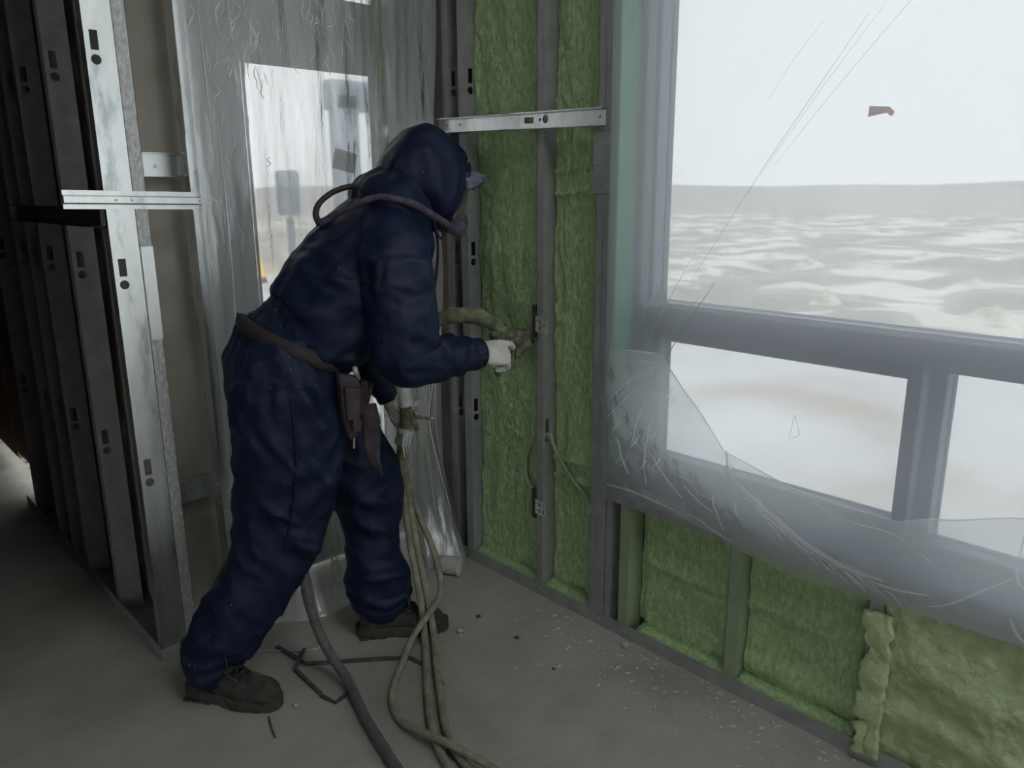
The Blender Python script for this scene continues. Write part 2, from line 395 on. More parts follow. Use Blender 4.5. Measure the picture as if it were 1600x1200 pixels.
# ------------------------------------------------------------------ foam between the studs
def foam_panel(name, y0, y1, z0, z1, x, mat, amp=0.012, seed=0, res=0.0052, ridges=(), bulge=0.0, vert=True, thick_left=0.0):
    ny = max(8, int((y1 - y0) / res)); nz = max(8, int((z1 - z0) / res))
    vs, fs = [], []
    for j in range(nz + 1):
        z = z0 + (z1 - z0) * j / nz
        for i in range(ny + 1):
            y = y0 + (y1 - y0) * i / ny
            q = Vector((y * (11 if vert else 7), z * (3.2 if vert else 8), seed * 3.7))
            h = noise.fractal(q, 1.0, 2.0, 4) * amp
            q2 = Vector((y * 34, z * (17 if vert else 30), seed * 1.3 + 5))
            h += (0.5 - abs(noise.noise(q2))) * amp * (0.55 if vert else 0.4) + (0.5 - abs(noise.noise(q2 * 2.3))) * amp * (0.5 if vert else 0.35)
            e = min((y - y0), (y1 - y)) / 0.03
            h += bulge * math.sin(math.pi * (y - y0) / (y1 - y0)) * math.sin(math.pi * min(1, max(0, (z - z0) / (z1 - z0)))) ** 0.5
            if e < 1: h += (1 - e) ** 2 * 0.006 * noise.noise(Vector((y * 5, z * 14, seed)))
            for rz, rw, rh in ridges:
                h += rh * math.exp(-((z - rz - 0.012 * noise.noise(Vector((y * 9, seed, 2)))) / rw) ** 2)
            vs.append((x - h, y, z))
    for j in range(nz):
        for i in range(ny):
            a = j * (ny + 1) + i
            fs.append((a, a + 1, a + ny + 2, a + ny + 1))
    # body: sides back to the sheathing
    loop = [i for i in range(ny + 1)] + [j * (ny + 1) + ny for j in range(1, nz + 1)] + [nz * (ny + 1) + i for i in range(ny - 1, -1, -1)] + [j * (ny + 1) for j in range(nz - 1, 0, -1)]
    b0 = len(vs)
    for k in loop: vs.append((GX - 0.001, vs[k][1], vs[k][2]))
    L = len(loop)
    for k in range(L):
        fs.append((loop[k], b0 + k, b0 + (k + 1) % L, loop[(k + 1) % L]))
    me = bpy.data.meshes.new(name); me.from_pydata(vs, [], fs)
    return link(name, me, mat, wall_right, True)

foam_panel('foam_infill', 1.756, 2.125, 0.052, 2.6, 1.838, 'foam', 0.016, 1, ridges=[(1.2, 0.03, 0.006)])
foam_panel('foam_infill', 1.537, 1.750, 0.052, 2.6, 1.842, 'foam', 0.014, 2, ridges=[(1.47, 0.008, 0.012), (1.40, 0.008, 0.012), (0.52, 0.008, 0.014), (0.45, 0.008, 0.014)])
foam_panel('foam_infill', 1.02, 1.338, 0.05, 0.47, 1.835, 'foam', 0.010, 3, ridges=[(0.27, 0.014, 0.008)], vert=False)
foam_panel('foam_infill', 0.642, 0.98, 0.05, 0.47, 1.835, 'foam', 0.010, 4, ridges=[(0.27, 0.02, 0.010), (0.09, 0.03, 0.012)], vert=False)
foam_panel('foam_infill', -0.3, 0.606, 0.01, 0.47, 1.80, 'foam_pale', 0.011, 5, ridges=[(0.3, 0.03, 0.01), (0.17, 0.03, 0.012)], vert=False, bulge=0.03)
foam_panel('foam_infill', -2.1, -0.34, 0.02, 0.47, 1.81, 'foam_pale', 0.016, 6, vert=False, bulge=0.02, res=0.03)
foam_panel('foam_infill', 1.345, 1.372, 0.052, 0.47, 1.86, 'foam', 0.006, 8)
foam_panel('foam_infill', 2.17, 2.215, 0.052, 2.6, 1.885, 'sheathing', 0.004, 9)
# overspray lump that climbs over the third short stud
def lump():
    ny, nz = 10, 44; vs = []; fs = []
    for j in range(nz + 1):
        z = 0.03 + 0.385 * j / nz
        w0 = 0.634 + 0.02 * noise.noise(Vector((z * 14, 3, 1))) + 0.014 * noise.noise(Vector((z * 45, 5, 1))); w1 = 0.578 + 0.008 * noise.noise(Vector((z * 30, 9, 1)))
        for i in range(ny + 1):
            t = i / ny; y = w0 + (w1 - w0) * t
            env = math.sin(math.pi * (0.2 + 0.6 * t)) * min(1, (0.415 - z) / 0.02 + 0.15, (z - 0.02) / 0.02)
            h = 0.006 * env + 0.007 * noise.noise(Vector((y * 34, z * 22, 7))) + 0.004 * noise.noise(Vector((y * 80, z * 60, 3)))
            vs.append((1.788 - h, y, z))
    for j in range(nz):
        for i in range(ny):
            a = j * (ny + 1) + i
            fs.append((a, a + 1, a + ny + 2, a + ny + 1))
    me = bpy.data.meshes.new('foam_lump'); me.from_pydata(vs, [], fs)
    o = link('foam_lump', me, 'foam_pale', wall_right, True)
    s = o.modifiers.new('solid', 'SOLIDIFY'); s.thickness = 0.02; s.offset = -1
lump()

# ------------------------------------------------------------------ steel framing
def punched_plate(w, h, holes, th=0.0012):
    """flat plate w x h with real punched holes; returns verts, faces in (x, y=thickness, z)"""
    cu = bpy.data.curves.new('plate', 'CURVE'); cu.dimensions = '2D'; cu.fill_mode = 'BOTH'; cu.extrude = th / 2
    def poly(pts):
        s = cu.splines.new('POLY'); s.points.add(len(pts) - 1)
        for p, (x, y) in zip(s.points, pts): p.co = (x, y, 0, 1)
        s.use_cyclic_u = True
    poly([(0, 0), (w, 0), (w, h), (0, h)])
    for kind, cx, cz, a, b in holes:
        if cz + b > h - 0.004: continue
        if kind == 'rect': poly([(cx - a, cz - b), (cx + a, cz - b), (cx + a, cz + b), (cx - a, cz + b)])
        else: poly([(cx + a * math.cos(k * math.pi / 8), cz + a * math.sin(k * math.pi / 8)) for k in range(16)])
    o = bpy.data.objects.new('tmp', cu); COL.objects.link(o)
    dg = bpy.context.evaluated_depsgraph_get()
    me = bpy.data.meshes.new_from_object(o.evaluated_get(dg))
    vs = [(v.co.x, v.co.z, v.co.y) for v in me.vertices]
    fs = [tuple(p.vertices) for p in me.polygons]
    bpy.data.objects.remove(o); bpy.data.meshes.remove(me); bpy.data.curves.remove(cu)
    return vs, fs

def hole_set(cx, zs):
    out = []
    for z in zs:
        out.append(('rect', cx, z, 0.010, 0.024)); out.append(('round', cx, z - 0.047, 0.0125, 0.0125))
    return out
ZS = [0.63, 1.208, 1.787, 2.366]

_stud_cache = {}
def stud(loc, label, w=0.072, fl=0.038, h=2.95, rz=0.0, flip=False, zs=ZS, mat='steel', hx=0.023, group='steel studs of the framing', name='steel_stud', lip=0.008):
    key = (w, fl, h, flip, tuple(zs), mat, hx, lip)
    if key not in _stud_cache:
        mb = MB(); s = -1 if flip else 1
        vs, fs = punched_plate(w, h, hole_set(hx, zs))
        mb.add(vs, fs)
        t = 0.0012
        mb.box((0, 0, 0), (t, s * fl, h)); mb.box((w - t, 0, 0), (w, s * fl, h))
        mb.box((0, s * fl, 0), (lip, s * (fl - t), h)); mb.box((w - lip, s * fl, 0), (w, s * (fl - t), h))
        o = mb.build(name, mat); _stud_cache[key] = o.data
    else:
        o = bpy.data.objects.new(name, _stud_cache[key]); COL.objects.link(o)
    o.location = loc; o.rotation_euler = (0, 0, rz)
    return tag(o, label, 'stud', group)

def screw(parent, loc, axis, r=0.0055, name='screw'):
    """screw head on a face; axis = outward normal, coordinates in the parent's frame"""
    a = Vector(axis).normalized(); p = Vector(loc)
    mb = MB().cyl(p - a * 0.002, p + a * 0.0025, r, r * 0.85, 10).cyl(p + a * 0.0025, p + a * 0.004, r * 0.5, r * 0.35, 6)
    return mb.build(name, 'screw', parent, False)

# window wall, from the corner towards the window
G1 = 'studs of the window wall'
sD = stud((FX, 2.217, 0), 'grey stud in the dark corner right beside the door plastic', fl=0.035, mat='steel_dusty_shaded', group=G1)
sA = stud((FX, 2.127, 0), 'pale speckled stud at the left edge of the sprayed green bay', fl=0.039, mat='steel_dusty_shaded', group=G1)
sB = stud((FX, 1.754, 0), 'stud with dark web between the two tall green bays, carrying outlet clips', fl=0.028, mat='steel_dusty_shaded', group=G1, zs=[0.63])
sC = stud((FX, 1.508, 0), 'stud of the doubled window post, on the green bay side', fl=0.027, mat='steel_dusty_shaded', group=G1)
sC2 = stud((FX - 0.002, 1.470, 0), 'stud of the doubled window post, on the plastic sheet side', fl=0.036, mat='steel_dusty_shaded', group=G1)
stud((FX, 1.444, 0.0), 'short steel upright under the corner of the window plastic', fl=0.024, h=0.50, mat='steel_dusty_shaded', group=G1, zs=[])
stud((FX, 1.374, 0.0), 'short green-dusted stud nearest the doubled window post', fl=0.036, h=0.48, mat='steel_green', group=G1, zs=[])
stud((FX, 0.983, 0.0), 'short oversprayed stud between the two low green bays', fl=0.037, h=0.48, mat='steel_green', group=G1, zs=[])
stud((FX, 0.609, 0.0), 'short stud half buried under lumpy green foam', fl=0.03, h=0.48, mat='steel_dusty_shaded', group=G1, zs=[])

# bottom track on the floor and sill track under the window
tr = MB().box((FX - 0.003, -2.2, 0.0), (FX - 0.0015, 2.29, 0.048)).box((FX - 0.0015, -2.2, 0), (FX + 0.09, 2.29, 0.002)).box((FX + 0.09, -2.2, 0), (FX + 0.0915, 2.29, 0.048)).build('floor_track', 'steel_dusty_shaded')
tag(tr, 'grey steel floor track running along the foot of the green wall', 'track')
for y in (2.2, 1.76, 1.51, 1.485, 1.39, 1.0, 0.63): screw(tr, (FX - 0.003, y, 0.026), (-1, 0, 0), 0.004)
ov = MB()
for y0, y1 in ((1.756, 2.125), (1.537, 1.75), (1.02, 1.338), (0.642, 0.98)):
    n = 18; vs = []; fs = []
    for i in range(n + 1):
        y = y0 + (y1 - y0) * i / n
        d = 0.012 * noise.noise(Vector((y * 20, 1, 1)))
        vs += [(FX + 0.002, y, 0.045 + d * 0.2), (FX + 0.002, y, 0.012), (FX + 0.06, y, 0.06 + abs(d)), (FX + 0.06, y, 0.012)]
    for i in range(n):
        a = i * 4; b = a + 4
        fs += [(a, b, b + 2, a + 2), (a, a + 1, b + 1, b), (a + 2, b + 2, b + 3, a + 3)]
    fs += [(0, 2, 3, 1), (n * 4, n * 4 + 1, n * 4 + 3, n * 4 + 2)]
    MB().add(vs, fs).build('foam_fillet', 'foam', wall_right, True)
st = MB().box((FX - 0.004, -2.2, 0.455), (FX - 0.0025, 1.468, 0.515)).box((FX - 0.0025, -2.2, 0.512), (FX + 0.09, 1.468, 0.515)).build('sill_track', 'steel_dusty_shaded')
tag(st, 'grey steel sill track capping the short studs under the window', 'track')

# cross channel over the two tall bays (slightly tilted)
def channel(name, p0, p1, h, d, mat, label, holes=None, flange_out=1):
    """U channel lying along p0-p1, open side to the room"""
    p0, p1 = Vector(p0), Vector(p1); ln = (p1 - p0).length
    hs = holes or []
    vs, fs = punched_plate(ln, h, hs, 0.0014)
    mb = MB().add(vs, fs)
    mb.box((0, 0, 0), (ln, -d, 0.0014)).box((0, 0, h - 0.0014), (ln, -d, h))
    mb.box((0, -d, 0), (ln, -d + 0.0014, 0.004)).box((0, -d, h - 0.004), (ln, -d + 0.0014, h))
    o = mb.build(name, mat)
    x = (p1 - p0).normalized(); z = Vector((0, 0, 1)); y = z.cross(x).normalized(); z = x.cross(y)
    o.matrix_world = Matrix(((x.x, y.x, z.x, p0.x), (x.y, y.y, z.y, p0.y), (x.z, y.z, z.z, p0.z), (0, 0, 0, 1)))
    return tag(o, label, 'channel')
cb = channel('cross_channel', (1.779, 2.268, 1.606), (1.779, 1.500, 1.585), 0.05, 0.022, 'steel', 'galvanised cross channel screwed over the green bays near head height',
             holes=[('rect', 0.455, 0.027, 0.021, 0.0095), ('round', 0.527, 0.028, 0.0125, 0.0125), ('round', 0.503, 0.027, 0.005, 0.005)])
for x in (0.045, 0.115, 0.745): screw(cb, (x, -0.001, 0.026), (0, -1, 0), 0.005)

# splice plate on the window post
pl = MB().box((FX - 0.006, 1.470, 1.398), (FX - 0.0035, 1.545, 1.568)).build('splice_plate', 'steel_dusty_shaded', bevel=0.0008)
tag(pl, 'flat grey splice plate screwed on the window post under the cross channel', 'plate')
for y, z in ((1.49, 1.545), (1.525, 1.48), (1.49, 1.42)): screw(pl, (FX - 0.006, y, z), (-1, 0, 0), 0.005)

# outlet boxes and clips beside the middle stud
def clip(z, label, bright):
    e = empty('outlet_clip', (FX, 1.785, z))
    MB().box((0.0, 0.002, -0.05), (0.06, 0.022, 0.06)).build('outlet_box', 'box', e, False, 0.002)
    p = MB().box((-0.003, -0.012, -0.026), (-0.0015, 0.001, 0.026))
    # ladder shaped prongs
    for zz in (-0.024, -0.002, 0.02): p.box((-0.004, -0.052, zz - 0.003), (-0.002, -0.012, zz + 0.003))
    for yy in (-0.03, -0.046): p.box((-0.004, yy - 0.003, -0.024), (-0.002, yy + 0.003, 0.022))
    p.build('clip_bracket', 'bracket' if bright else 'steel', e, False)
    MB().box((0.012, 0.024, -0.045), (0.02, 0.05, 0.052)).build('box_flange', 'steel_green', e, False, 0.002)
    for zz in (0.012, -0.012): screw(e, (-0.003, -0.006, zz), (-1, 0, 0), 0.003)
    return tag(e, label, 'outlet clip', 'outlet clips on the middle stud')
clip(0.980, 'pale ladder-shaped outlet clip just beyond the spray gun', True)
clip(0.335, 'ladder-shaped outlet clip low on the middle stud near the floor', False)

cab = tube('wall_cable', [(1.812, 1.79, 0.60), (1.806, 1.825, 0.557), (1.80, 1.852, 0.496), (1.80, 1.846, 0.413), (1.808, 1.80, 0.365)], 0.007, 'steel_green')
tag(cab, 'thin green-dusted cable bulging out left of the middle stud', 'cable')
cab = tube('wall_cable', [(1.822, 1.752, 0.60), (1.815, 1.735, 0.575), (1.812, 1.699, 0.523), (1.812, 1.625, 0.455), (1.82, 1.56, 0.40)], 0.0065, 'steel_green')
tag(cab, 'thin green-dusted cable sloping across the narrow green bay', 'cable')

# far side: studs of the corner and beside the door
G2 = 'studs in front of the concrete wall'
s1 = stud((0.655, 2.28, 0), 'bright punched stud standing free at the wall corner behind the worker', fl=0.036, group=G2)
for x, z in ((0.018, 0.03), (0.055, 0.03)): screw(s1, (x, -0.001, z), (0, -1, 0), 0.004)
# second stud whose flange shows as a scratched strip
s1b = stud((0.729, 2.280, 0), 'scratched stud strip pressed against the bright corner stud', fl=0.034, w=0.06, rz=math.pi / 2, flip=True, mat='steel_scratched', group=G2, zs=[])
s1b['label'] = 'scratched stud strip pressed against the bright corner stud'
box('repair_sleeve', (-0.0015, -0.0345, 1.0), (-0.0002, -0.002, 1.262), 'steel', s1b)
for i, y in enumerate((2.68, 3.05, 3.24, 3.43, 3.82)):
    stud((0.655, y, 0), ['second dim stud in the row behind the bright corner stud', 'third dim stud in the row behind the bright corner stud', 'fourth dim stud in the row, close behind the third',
                         'fifth dim stud in the row, near the brown board', 'last stud of the dim row beside the brown board'][i], fl=0.036, group=G2, mat='steel_dusty_shaded')  # duller steel puts the row's shade into the colour
tk = MB().box((0.648, 2.274, 0), (0.65, 4.0, 0.05)).box((0.65, 2.274, 0), (0.74, 4.0, 0.002)).box((0.648, 2.272, 0), (0.985, 2.274, 0.046)).build('floor_track', 'steel_dusty_shaded')
tag(tk, 'steel floor track turning the corner under the dim stud row', 'track')
sF = stud((0.888, 2.282, 0), 'pale stud holding the edge of the door plastic, with splice sleeves', fl=0.036, w=0.066, rz=math.pi / 2, flip=True, group=G2, zs=[])
for z0, z1 in ((1.358, 1.565), (0.315, 0.568)):
    sp = box('splice_sleeve', (-0.003, -0.042, z0), (-0.0015, 0.003, z1), 'steel', sF)
    for yy, zz in ((-0.034, z1 - 0.02), (-0.014, (z0 + z1) / 2), (-0.034, z0 + 0.02)): screw(sp, (-0.003, yy, zz), (-1, 0, 0), 0.004)
sE = stud((1.712, 2.300, 0), 'punched stud at the far side of the door, behind the plastic edge', fl=0.036, w=0.066, mat='steel_dusty_shaded', group=G2)

# wall brackets from the concrete to the stud
for z, lab in ((1.452, 'upper galvanised angle bracket between concrete and plastic-edge stud'), (0.452, 'lower angle bracket near the worker boot, in shadow')):
    b = MB().box((0.766, 2.395, z), (0.905, 2.397, z + 0.066)).box((0.766, 2.38, z + 0.065), (0.905, 2.418, z + 0.067)).box((0.766, 2.38, z), (0.905, 2.418, z + 0.0015)).box((0.88, 2.30, z), (0.905, 2.40, z + 0.004)).box((0.88, 2.30, z + 0.062), (0.905, 2.40, z + 0.066)).build('wall_bracket', 'steel')
    tag(b, lab, 'bracket', 'brackets on the concrete wall')
    for x, zz in ((0.79, 0.048), (0.793, 0.018), (0.835, 0.03)): screw(b, (x, 2.395, z + zz), (0, -1, 0), 0.006, 'bolt')

# hat channel screwed across the corner studs
hb = MB()
prof = [(0, 0), (0.0, 0.012), (-0.012, 0.016), (-0.012, 0.032), (0, 0.036), (0, 0.048)]
prof2 = [(y + 0.0015, z) for y, z in reversed(prof)]
hb.rings([[(x, y, z) for y, z in prof + prof2] for x in (0, 0.385)])
ho = hb.build('hat_channel', 'steel')
ho.location = (0.553, 2.276, 1.367); ho.rotation_euler = (0, math.radians(1.2), 0)
tag(ho, 'shiny hat channel screwed across the corner stud and the plastic-edge stud', 'channel')
for x in (0.125, 0.165, 0.35): screw(ho, (x, -0.012, 0.024), (0, -1, 0), 0.005)
bk = MB().box((0.640, 2.285, 1.318), (0.652, 3.25, 1.37)).box((0.612, 2.285, 1.318), (0.652, 3.25, 1.3205)).box((0.612, 2.285, 1.3675), (0.652, 3.25, 1.37)).build('side_channel', 'black_steel')
tag(bk, 'black channel running back along the dim stud row under the hat channel', 'channel')

# plywood sheet closing the opening at the back, held off the floor
pw = MB().box((0.735, 4.0, 0.10), (0.755, 4.58, 2.3)).build('plywood_board', 'wood')
tag(pw, 'dark brown plywood sheet behind the stud row, daylight under its foot', 'board')
pw = MB().box((0.738, 4.6, 0.06), (0.757, 5.15, 2.3)).build('plywood_board', 'wood')
tag(pw, 'dark brown plywood sheet against the grey back wall', 'board')
ck = MB()
rng = random.Random(3)
for k in range(26):
    y = 4.1 + 1.0 * k / 26; x = 0.80 - 0.02 * rng.random()
    ck.add([(x + rng.uniform(-.02, .02), y + rng.uniform(-.02, .02), rng.uniform(0, .012)) for _ in range(4)], [(0, 1, 2), (0, 2, 3), (0, 3, 1), (1, 3, 2)])
o = ck.build('crumbs', 'box'); tag(o, 'dark crumbs along the foot of the brown boards', 'debris', kind='stuff')

# ------------------------------------------------------------------ window
win = empty('window_1', (0, 0, 0)); win['kind'] = 'structure'
WX0, WX1 = 1.872, 1.95
YR = -3.2
def wbar(name, y0, y1, z0, z1, x0=WX0, x1=WX1, mat='frame'):
    return box(name, (x0, y0, z0), (x1, y1, z1), mat, win, 0.003)
wbar('frame_stile', 1.385, 1.458, 0.53, 2.74)
wbar('frame_stile', YR, YR + 0.07, 0.53, 2.74)
wbar('frame_head', YR, 1.458, 2.67, 2.74)
wbar('frame_sill_rail', YR, 1.458, 0.53, 0.585)
tr_ = wbar('transom', YR, 1.40, 1.0, 1.085)
box('transom_bead', (WX0 - 0.012, YR, 1.072), (WX0, 1.42, 1.087), 'frame_edge', tr_)
box('stile_bead', (WX0 - 0.006, 1.402, 1.09), (WX0, 1.426, 2.67), 'frame_edge', win)
for yc in (0.603, -0.22, -1.04, -1.923):
    m_ = wbar('mullion', yc - 0.043, yc + 0.043, 0.585, 1.0)
    box('mullion_bead', (WX0 - 0.006, yc - 0.006, 0.585), (WX0, yc + 0.008, 1.0), 'frame_edge', m_)
# inner sash around the lower left light
for a, b in (((1.355, 0.585), (1.385, 1.0)), ((0.646, 0.97), (1.385, 1.0)), ((0.646, 0.585), (1.385, 0.612))):
    box('sash_bar', (WX0 + 0.01, a[0], a[1]), (WX1 - 0.01, b[0], b[1]), 'frame', win, 0.002)
box('pane', (1.918, YR + 0.07, 1.085), (1.924, 1.385, 2.67), 'pane', win)
for y0, y1 in ((0.646, 1.355), (-0.177, 0.56), (-0.997, -0.263), (-1.88, -1.083), (YR + 0.07, -1.966)):
    box('pane', (1.918, y0, 0.612 if y0 > 0.6 else 0.585), (1.924, y1, 0.97 if y0 > 0.6 else 1.0), 'pane', win)
structure(MB().box((FX + 0.002, YR, 0.516), (WX1, 1.46, 0.53)).build('trim_1', 'frame'))
jb = structure(MB().box((FX + 0.004, 1.458, 0.53), (WX1, 1.468, 2.74)).build('trim_2', 'jamb'))
for z in (0.75, 0.95, 1.13, 1.27, 1.42, 1.56, 1.70): screw(jb, (1.81, 1.458, z), (0, -1, 0), 0.004)
structure(MB().box((FX + 0.004, YR, 2.74), (WX1, 1.46, 2.76)).build('trim_3', 'jamb'))

rd = MB().add([(1.917, 0.815, 1.593), (1.917, 0.77, 1.588), (1.917, 0.757, 1.576), (1.917, 0.763, 1.566), (1.917, 0.775, 1.575), (1.917, 0.817, 1.569),
               (1.9155, 0.815, 1.593), (1.9155, 0.77, 1.588), (1.9155, 0.757, 1.576), (1.9155, 0.763, 1.566), (1.9155, 0.775, 1.575), (1.9155, 0.817, 1.569)],
              [(0, 1, 2, 3, 4, 5), (11, 10, 9, 8, 7, 6)] + [(i, (i + 1) % 6, 6 + (i + 1) % 6, 6 + i) for i in range(6)]).build('tape_scrap', 'red')
tag(rd, 'small red scrap stuck on the upper window pane', 'scrap')

# ------------------------------------------------------------------ plastic over the window
def interp(poly, s):
    """poly: list of (y, z) ordered; s in 0..1 by index"""
    k = s * (len(poly) - 1); i = min(int(k), len(poly) - 2); t = k - i
    return tuple(poly[i][c] + (poly[i + 1][c] - poly[i][c]) * t for c in range(len(poly[0])))

def sheet_from(fn, nu, nv, name, mat, parent=None, thick=0.0):
    vs = [fn(i / nu, j / nv) for j in range(nv + 1) for i in range(nu + 1)]
    fs = [(j * (nu + 1) + i, j * (nu + 1) + i + 1, (j + 1) * (nu + 1) + i + 1, (j + 1) * (nu + 1) + i) for j in range(nv) for i in range(nu)]
    me = bpy.data.meshes.new(name); me.from_pydata(vs, [], fs)
    return link(name, me, mat, parent, True)

def win_fn(s, t):
    y = 1.478 + (YR - 0.1 - 1.478) * s; z = 0.50 + 2.3 * t
    d = (y * 0.82 + z * 0.57)          # across the diagonal pull lines
    h = 0.006 * noise.noise(Vector((d * 9, (z * 0.82 - y * 0.57) * 0.9, 2))) + 0.003 * noise.noise(Vector((d * 26, (z - y) * 0.8, 9)))
    e = min(1, abs(1.478 - y) / 0.05)
    return (1.777 + h * e - 0.003 * (1 - e), y, z)
wf = sheet_from(win_fn, 160, 100, 'window_plastic', 'film')
tag(wf, 'translucent plastic sheet stretched over the large window', 'plastic sheet')

def strip(name, pts, w, mat, parent, normal=(-1, 0, 0), lift=0.0006, sub=6):
    """narrow folded crease of film following a line, rounded across"""
    P = [Vector(p) for p in spline(pts, sub)]; n = Vector(normal); vs = []; fs = []
    m = len(P)
    for i, p in enumerate(P):
        t = (P[min(i + 1, m - 1)] - P[max(i - 1, 0)]).normalized(); sd = t.cross(n).normalized()
        ww = w * (0.35 + 0.65 * math.sin(math.pi * (i + 0.5) / m)) * (1 + 0.3 * noise.noise(p * 30))
        vs += [p + sd * ww, p + n * lift + sd * ww * 0.3, p + n * lift - sd * ww * 0.3, p - sd * ww]
    for i in range(m - 1):
        for k in range(3): fs.append((i * 4 + k, i * 4 + k + 1, i * 4 + k + 5, i * 4 + k + 4))
    me = bpy.data.meshes.new(name); me.from_pydata([tuple(v) for v in vs], [], fs)
    return link(name, me, mat, parent, True)

X_ = 1.766
for a, b, w in (((1.184, 1.166), (0.772, 1.767), 0.0015), ((0.967, 1.458), (0.640, 1.83), 0.001), ((0.998, 1.437), (0.735, 1.785), 0.0008), ((0.995, 1.606), (0.870, 1.769), 0.0007),
                ((1.286, 0.884), (1.106, 1.172), 0.0022), ((1.33, 0.95), (1.17, 1.25), 0.0016), ((1.25, 1.0), (1.15, 1.13), 0.0016), ((1.36, 1.0), (1.28, 1.16), 0.0016)):
    mid = ((a[0] + b[0]) / 2 + 0.006, (a[1] + b[1]) / 2)
    strip('crease', [(X_, *a), (X_, *mid), (X_, *b)], w, 'film_fold', wf)

strip('tear', [(X_, 0.870, 0.800), (X_, 0.864, 0.838), (X_, 0.860, 0.862), (X_, 0.854, 0.846), (X_, 0.845, 0.818), (X_, 0.852, 0.806), (X_, 0.866, 0.800)], 0.0012, 'film_crease_glint', wf)
# loose lower skirt: second layer with a free, sagging upper edge
TOP = [(1.451, 0.950), (1.266, 0.960), (1.194, 0.884), (1.110, 0.800), (1.045, 0.723), (0.858, 0.677), (0.592, 0.665), (0.465, 0.711), (0.351, 0.751), (0.10, 0.78), (-0.25, 0.72), (-0.7, 0.76)]
BOT = [(1.451, 0.493), (1.314, 0.497), (1.20, 0.496), (1.112, 0.490), (0.989, 0.466), (0.858, 0.440), (0.599, 0.458), (0.435, 0.470), (0.314, 0.475), (0.10, 0.46), (-0.25, 0.455), (-0.7, 0.46)]
def skirt_fn(s, t):
    a, b = interp(TOP, s), interp(BOT, s)
    y = a[0] + (b[0] - a[0]) * t; z = a[1] + (b[1] - a[1]) * t
    q = Vector((y * 7, z * 9, 4))
    h = 0.006 * noise.noise(q) + 0.0022 * (0.5 - abs(noise.noise(q * 2.1))) * 2
    h *= 0.45 + 0.55 * max(0, min(1, (z - 0.72) / 0.15))
    sag = 0.016 * math.sin(math.pi * min(1, t * 1.1)) + 0.012 * t * (1 - math.exp(-3 * s))
    wob = 0.006 * noise.noise(Vector((y * 14, 0, 8)))
    if s < 0.02: h *= s / 0.02
    return (1.762 - sag - abs(h), y, z + wob * (1 if t > 0.9 else 0.3))
sk = sheet_from(skirt_fn, 220, 44, 'loose_plastic', 'film_skirt')
tag(sk, 'crumpled loose plastic skirt sagging under the window sill line', 'plastic sheet')
def on_skirt(y, z):
    # depth of the skirt at that point
    best = None
    for k in range(0, 441):
        s = k / 440; a, b = interp(TOP, s), interp(BOT, s)
        if abs((a[0] + b[0]) / 2 - y) < 0.02 or (min(a[0], b[0]) <= y <= max(a[0], b[0])):
            t = (z - a[1]) / (b[1] - a[1]); t = min(1, max(0, t)); p = skirt_fn(s, t)
            d = (p[1] - y) ** 2 + (p[2] - z) ** 2
            if best is None or d < best[0]: best = (d, p[0])
    return (best[1] if best else 1.74) - 0.001
def crease(yz, w, mat='film_crease_glint'):
    return strip('crease', [(on_skirt(y, z), y, z) for y, z in yz], w, mat, sk)
# hems and strong crumple lines
crease([(1.449, 0.948), (1.35, 0.952), (1.268, 0.957)], 0.0045)
crease([(1.449, 0.925), (1.36, 0.926), (1.275, 0.930)], 0.002)
crease([(1.266, 0.957), (1.194, 0.882), (1.11, 0.798), (1.045, 0.722)], 0.0022)
crease([(1.039, 0.727), (1.016, 0.663), (0.955, 0.63), (0.899, 0.598), (0.84, 0.57), (0.791, 0.546), (0.73, 0.53), (0.676, 0.519), (0.6, 0.518)], 0.0085)
crease([(1.03, 0.69), (0.99, 0.648), (0.93, 0.60), (0.87, 0.57), (0.80, 0.535), (0.72, 0.515)], 0.004)
crease([(0.97, 0.62), (0.92, 0.60), (0.87, 0.592), (0.82, 0.56)], 0.003)
crease([(0.95, 0.60), (0.90, 0.575), (0.86, 0.545)], 0.003)
crease([(1.045, 0.722), (0.95, 0.70), (0.858, 0.675), (0.72, 0.665), (0.592, 0.664)], 0.002)
crease([(0.592, 0.663), (0.53, 0.69), (0.465, 0.709), (0.351, 0.749), (0.2, 0.765)], 0.002)
crease([(0.80, 0.655), (0.70, 0.635), (0.592, 0.635), (0.5, 0.60)], 0.0018)
crease([(0.343, 0.629), (0.40, 0.575), (0.463, 0.513), (0.512, 0.485)], 0.0025)
crease([(0.345, 0.72), (0.343, 0.629), (0.32, 0.60), (0.31, 0.54)], 0.003)
crease([(1.28, 0.85), (1.32, 0.77), (1.345, 0.68)], 0.002)
crease([(1.27, 0.80), (1.285, 0.72), (1.30, 0.63), (1.295, 0.56)], 0.0022)
crease([(1.275, 0.66), (1.22, 0.60), (1.165, 0.555)], 0.0018)
crease([(1.16, 0.60), (1.11, 0.565), (1.06, 0.545)], 0.0018)
crease([(1.06, 0.60), (1.06, 0.57), (1.05, 0.55), (1.03, 0.50)], 0.0025)
crease([(1.0, 0.61), (0.99, 0.58), (0.985, 0.56)], 0.0018)
crease([(1.40, 0.68), (1.385, 0.62), (1.36, 0.575)], 0.0045)
crease([(1.449, 0.515), (1.36, 0.52), (1.25, 0.515), (1.15, 0.505)], 0.004)
crease([(1.17, 0.508), (1.12, 0.508), (1.06, 0.49), (1.0, 0.475)], 0.003)
crease([(0.66, 0.51), (0.58, 0.505), (0.50, 0.52)], 0.003)
crease([(0.345, 0.53), (0.33, 0.50), (0.31, 0.482)], 0.004)
rng = random.Random(31)
